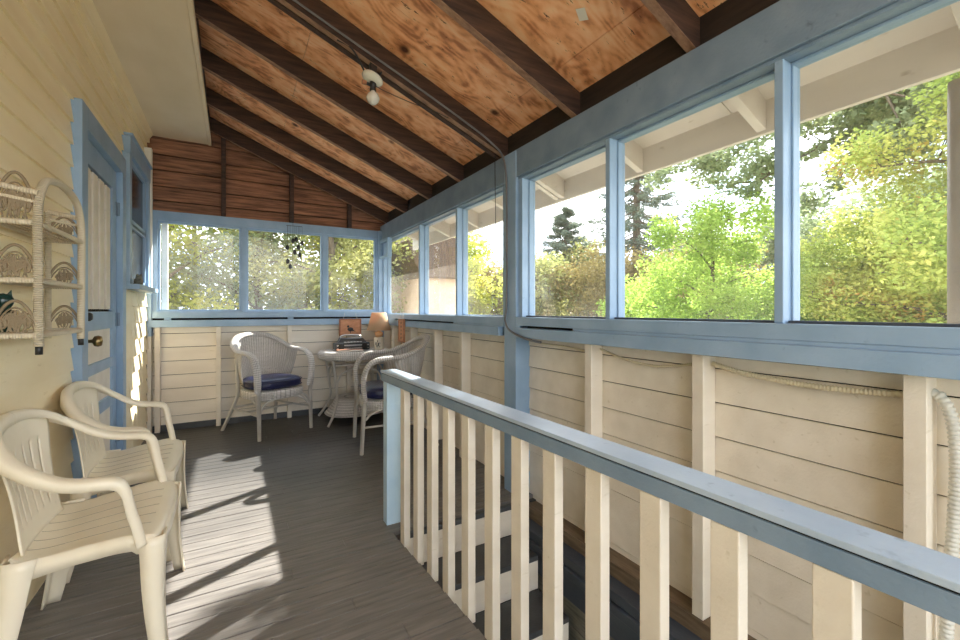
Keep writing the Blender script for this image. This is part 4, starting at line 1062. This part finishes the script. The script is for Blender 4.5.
# far woods, side
rr=random.Random(99)
far=[(14,9,3.0,2.4,'leafbrown','russet-green bushy tree at the foot of the tall spruce'),(12.5,11.5,3.2,2.4,'leafbrown','russet-green bushy tree behind the second window pane left of the spruce'),(10.5,13.5,3.4,2.2,'leafolive','olive tree seen just right of the tall blue post'),
 (8.8,14.5,3.0,2.2,'leafbrown','russet bush-like tree seen just left of the tall blue post'),(6.8,13.6,3.6,2.0,'leafyellow','yellow-green tree seen right of the outbuilding'),
 (20,9,5.0,3.2,'leafgrey','distant grey-green tree behind the forked young tree'),(19,4.5,6.0,3.2,'leafgrey','distant grey-green tree behind the two maples'),(17,-.5,7,3.5,'leafgrey','distant grey-green tree beyond the downspout'),(22,15,5.2,3.5,'leafolive','distant olive tree right of the tall spruce'),(16,18,4.6,3.2,'leafolive','distant olive tree at the foot of the smaller spruce')]
for i,(x,y,h,c,mt,lb) in enumerate(far): tree(lb,(x,y),h,c,M[mt],20000 if c<3 else 20000,.085 if c<3 else .12,200+i,.12,.1,nb=14,cl=.4)
# woods behind the far windows
back=[(-3.3,11.2,6.2,2.3,'leafolive','olive tree filling the left side of the left far window'),(-1.3,10.2,6.8,2.1,'leafyellow','tall yellow-green tree with dark trunk in the left far window'),(.6,12.2,6.4,2.3,'leafgrey','grey-green tree behind the left mullion of the far windows'),
 (1.9,10.4,6.8,1.9,'leafolive','tall olive tree with bare trunk behind the wind chime'),(3.3,12.6,5.6,2.3,'leafyellow','yellow-green tree in the right far window'),(5.2,12.5,4.6,2.0,'leafyellow','bright yellow-green tree seen through the corner windows'),
 (-5.2,14.5,7.6,3.4,'leafgrey','distant grey-green tree at far left of the far windows'),(-1.0,16,8,3.4,'leafgrey','distant grey-green tree behind the tall yellow-green one'),(3,17,7.5,3.4,'leafolive','distant olive tree behind the middle far window'),(6.6,17,6.8,3.0,'leafolive','distant olive tree behind the outbuilding')]
for i,(x,y,h,c,mt,lb) in enumerate(back): tree(lb,(x,y),h,c,M[mt],20000 if c<3 else 12000,.065 if c<3 else .10,300+i,.13,.12,nb=22,cl=.27)

# ------------------------------------------------------------------ world, sun, camera
w=bpy.data.worlds.new('World'); S.world=w; w.use_nodes=True; nt=w.node_tree; nt.nodes.clear()
L=nt.links.new
tc=N(nt,'ShaderNodeTexCoord'); mp=N(nt,'ShaderNodeMapping'); mp.inputs['Scale'].default_value=(1,1,2.5); L(tc.outputs['Generated'],mp.inputs[0])
n=N(nt,'ShaderNodeTexNoise',Scale=3.0,Detail=6.0); L(mp.outputs[0],n.inputs['Vector'])
r=ramp(nt,n.outputs[0],[(.38,(.62,.76,.93)),(.58,(1.0,1.0,1.0))])
bg=N(nt,'ShaderNodeBackground',Strength=SKY); L(r.outputs[0],bg.inputs[0]); out=N(nt,'ShaderNodeOutputWorld'); L(bg.outputs[0],out.inputs[0])
sd=bpy.data.lights.new('sun','SUN'); sd.energy=SUN; sd.angle=math.radians(.6); sd.color=(1,.95,.87)
so=bpy.data.objects.new('sun',sd); COL.objects.link(so); so.location=(10,5,9)
so.rotation_euler=Vector((1,.52,.83)).to_track_quat('Z','Y').to_euler()
cd=bpy.data.cameras.new('camera'); cam=bpy.data.objects.new('camera',cd); COL.objects.link(cam)
cam.location=(0,0,1.27); cam.rotation_euler=(PI/2,0,-math.atan(247/427))
cd.sensor_width=36; cd.lens=36*427/960; cd.shift_y=-10/960; cd.clip_start=.02; cd.clip_end=300
S.camera=cam
S.view_settings.view_transform='Standard'; S.view_settings.look='None'; S.view_settings.exposure=EXPO; S.view_settings.gamma=1
try: S.view_settings.use_curve_mapping=False
except Exception: pass
S.cycles.max_bounces=10; S.cycles.diffuse_bounces=6; S.cycles.transparent_max_bounces=24; S.cycles.use_denoising=True
S.cycles.sample_clamp_indirect=6; S.cycles.caustics_reflective=False; S.cycles.caustics_refractive=False
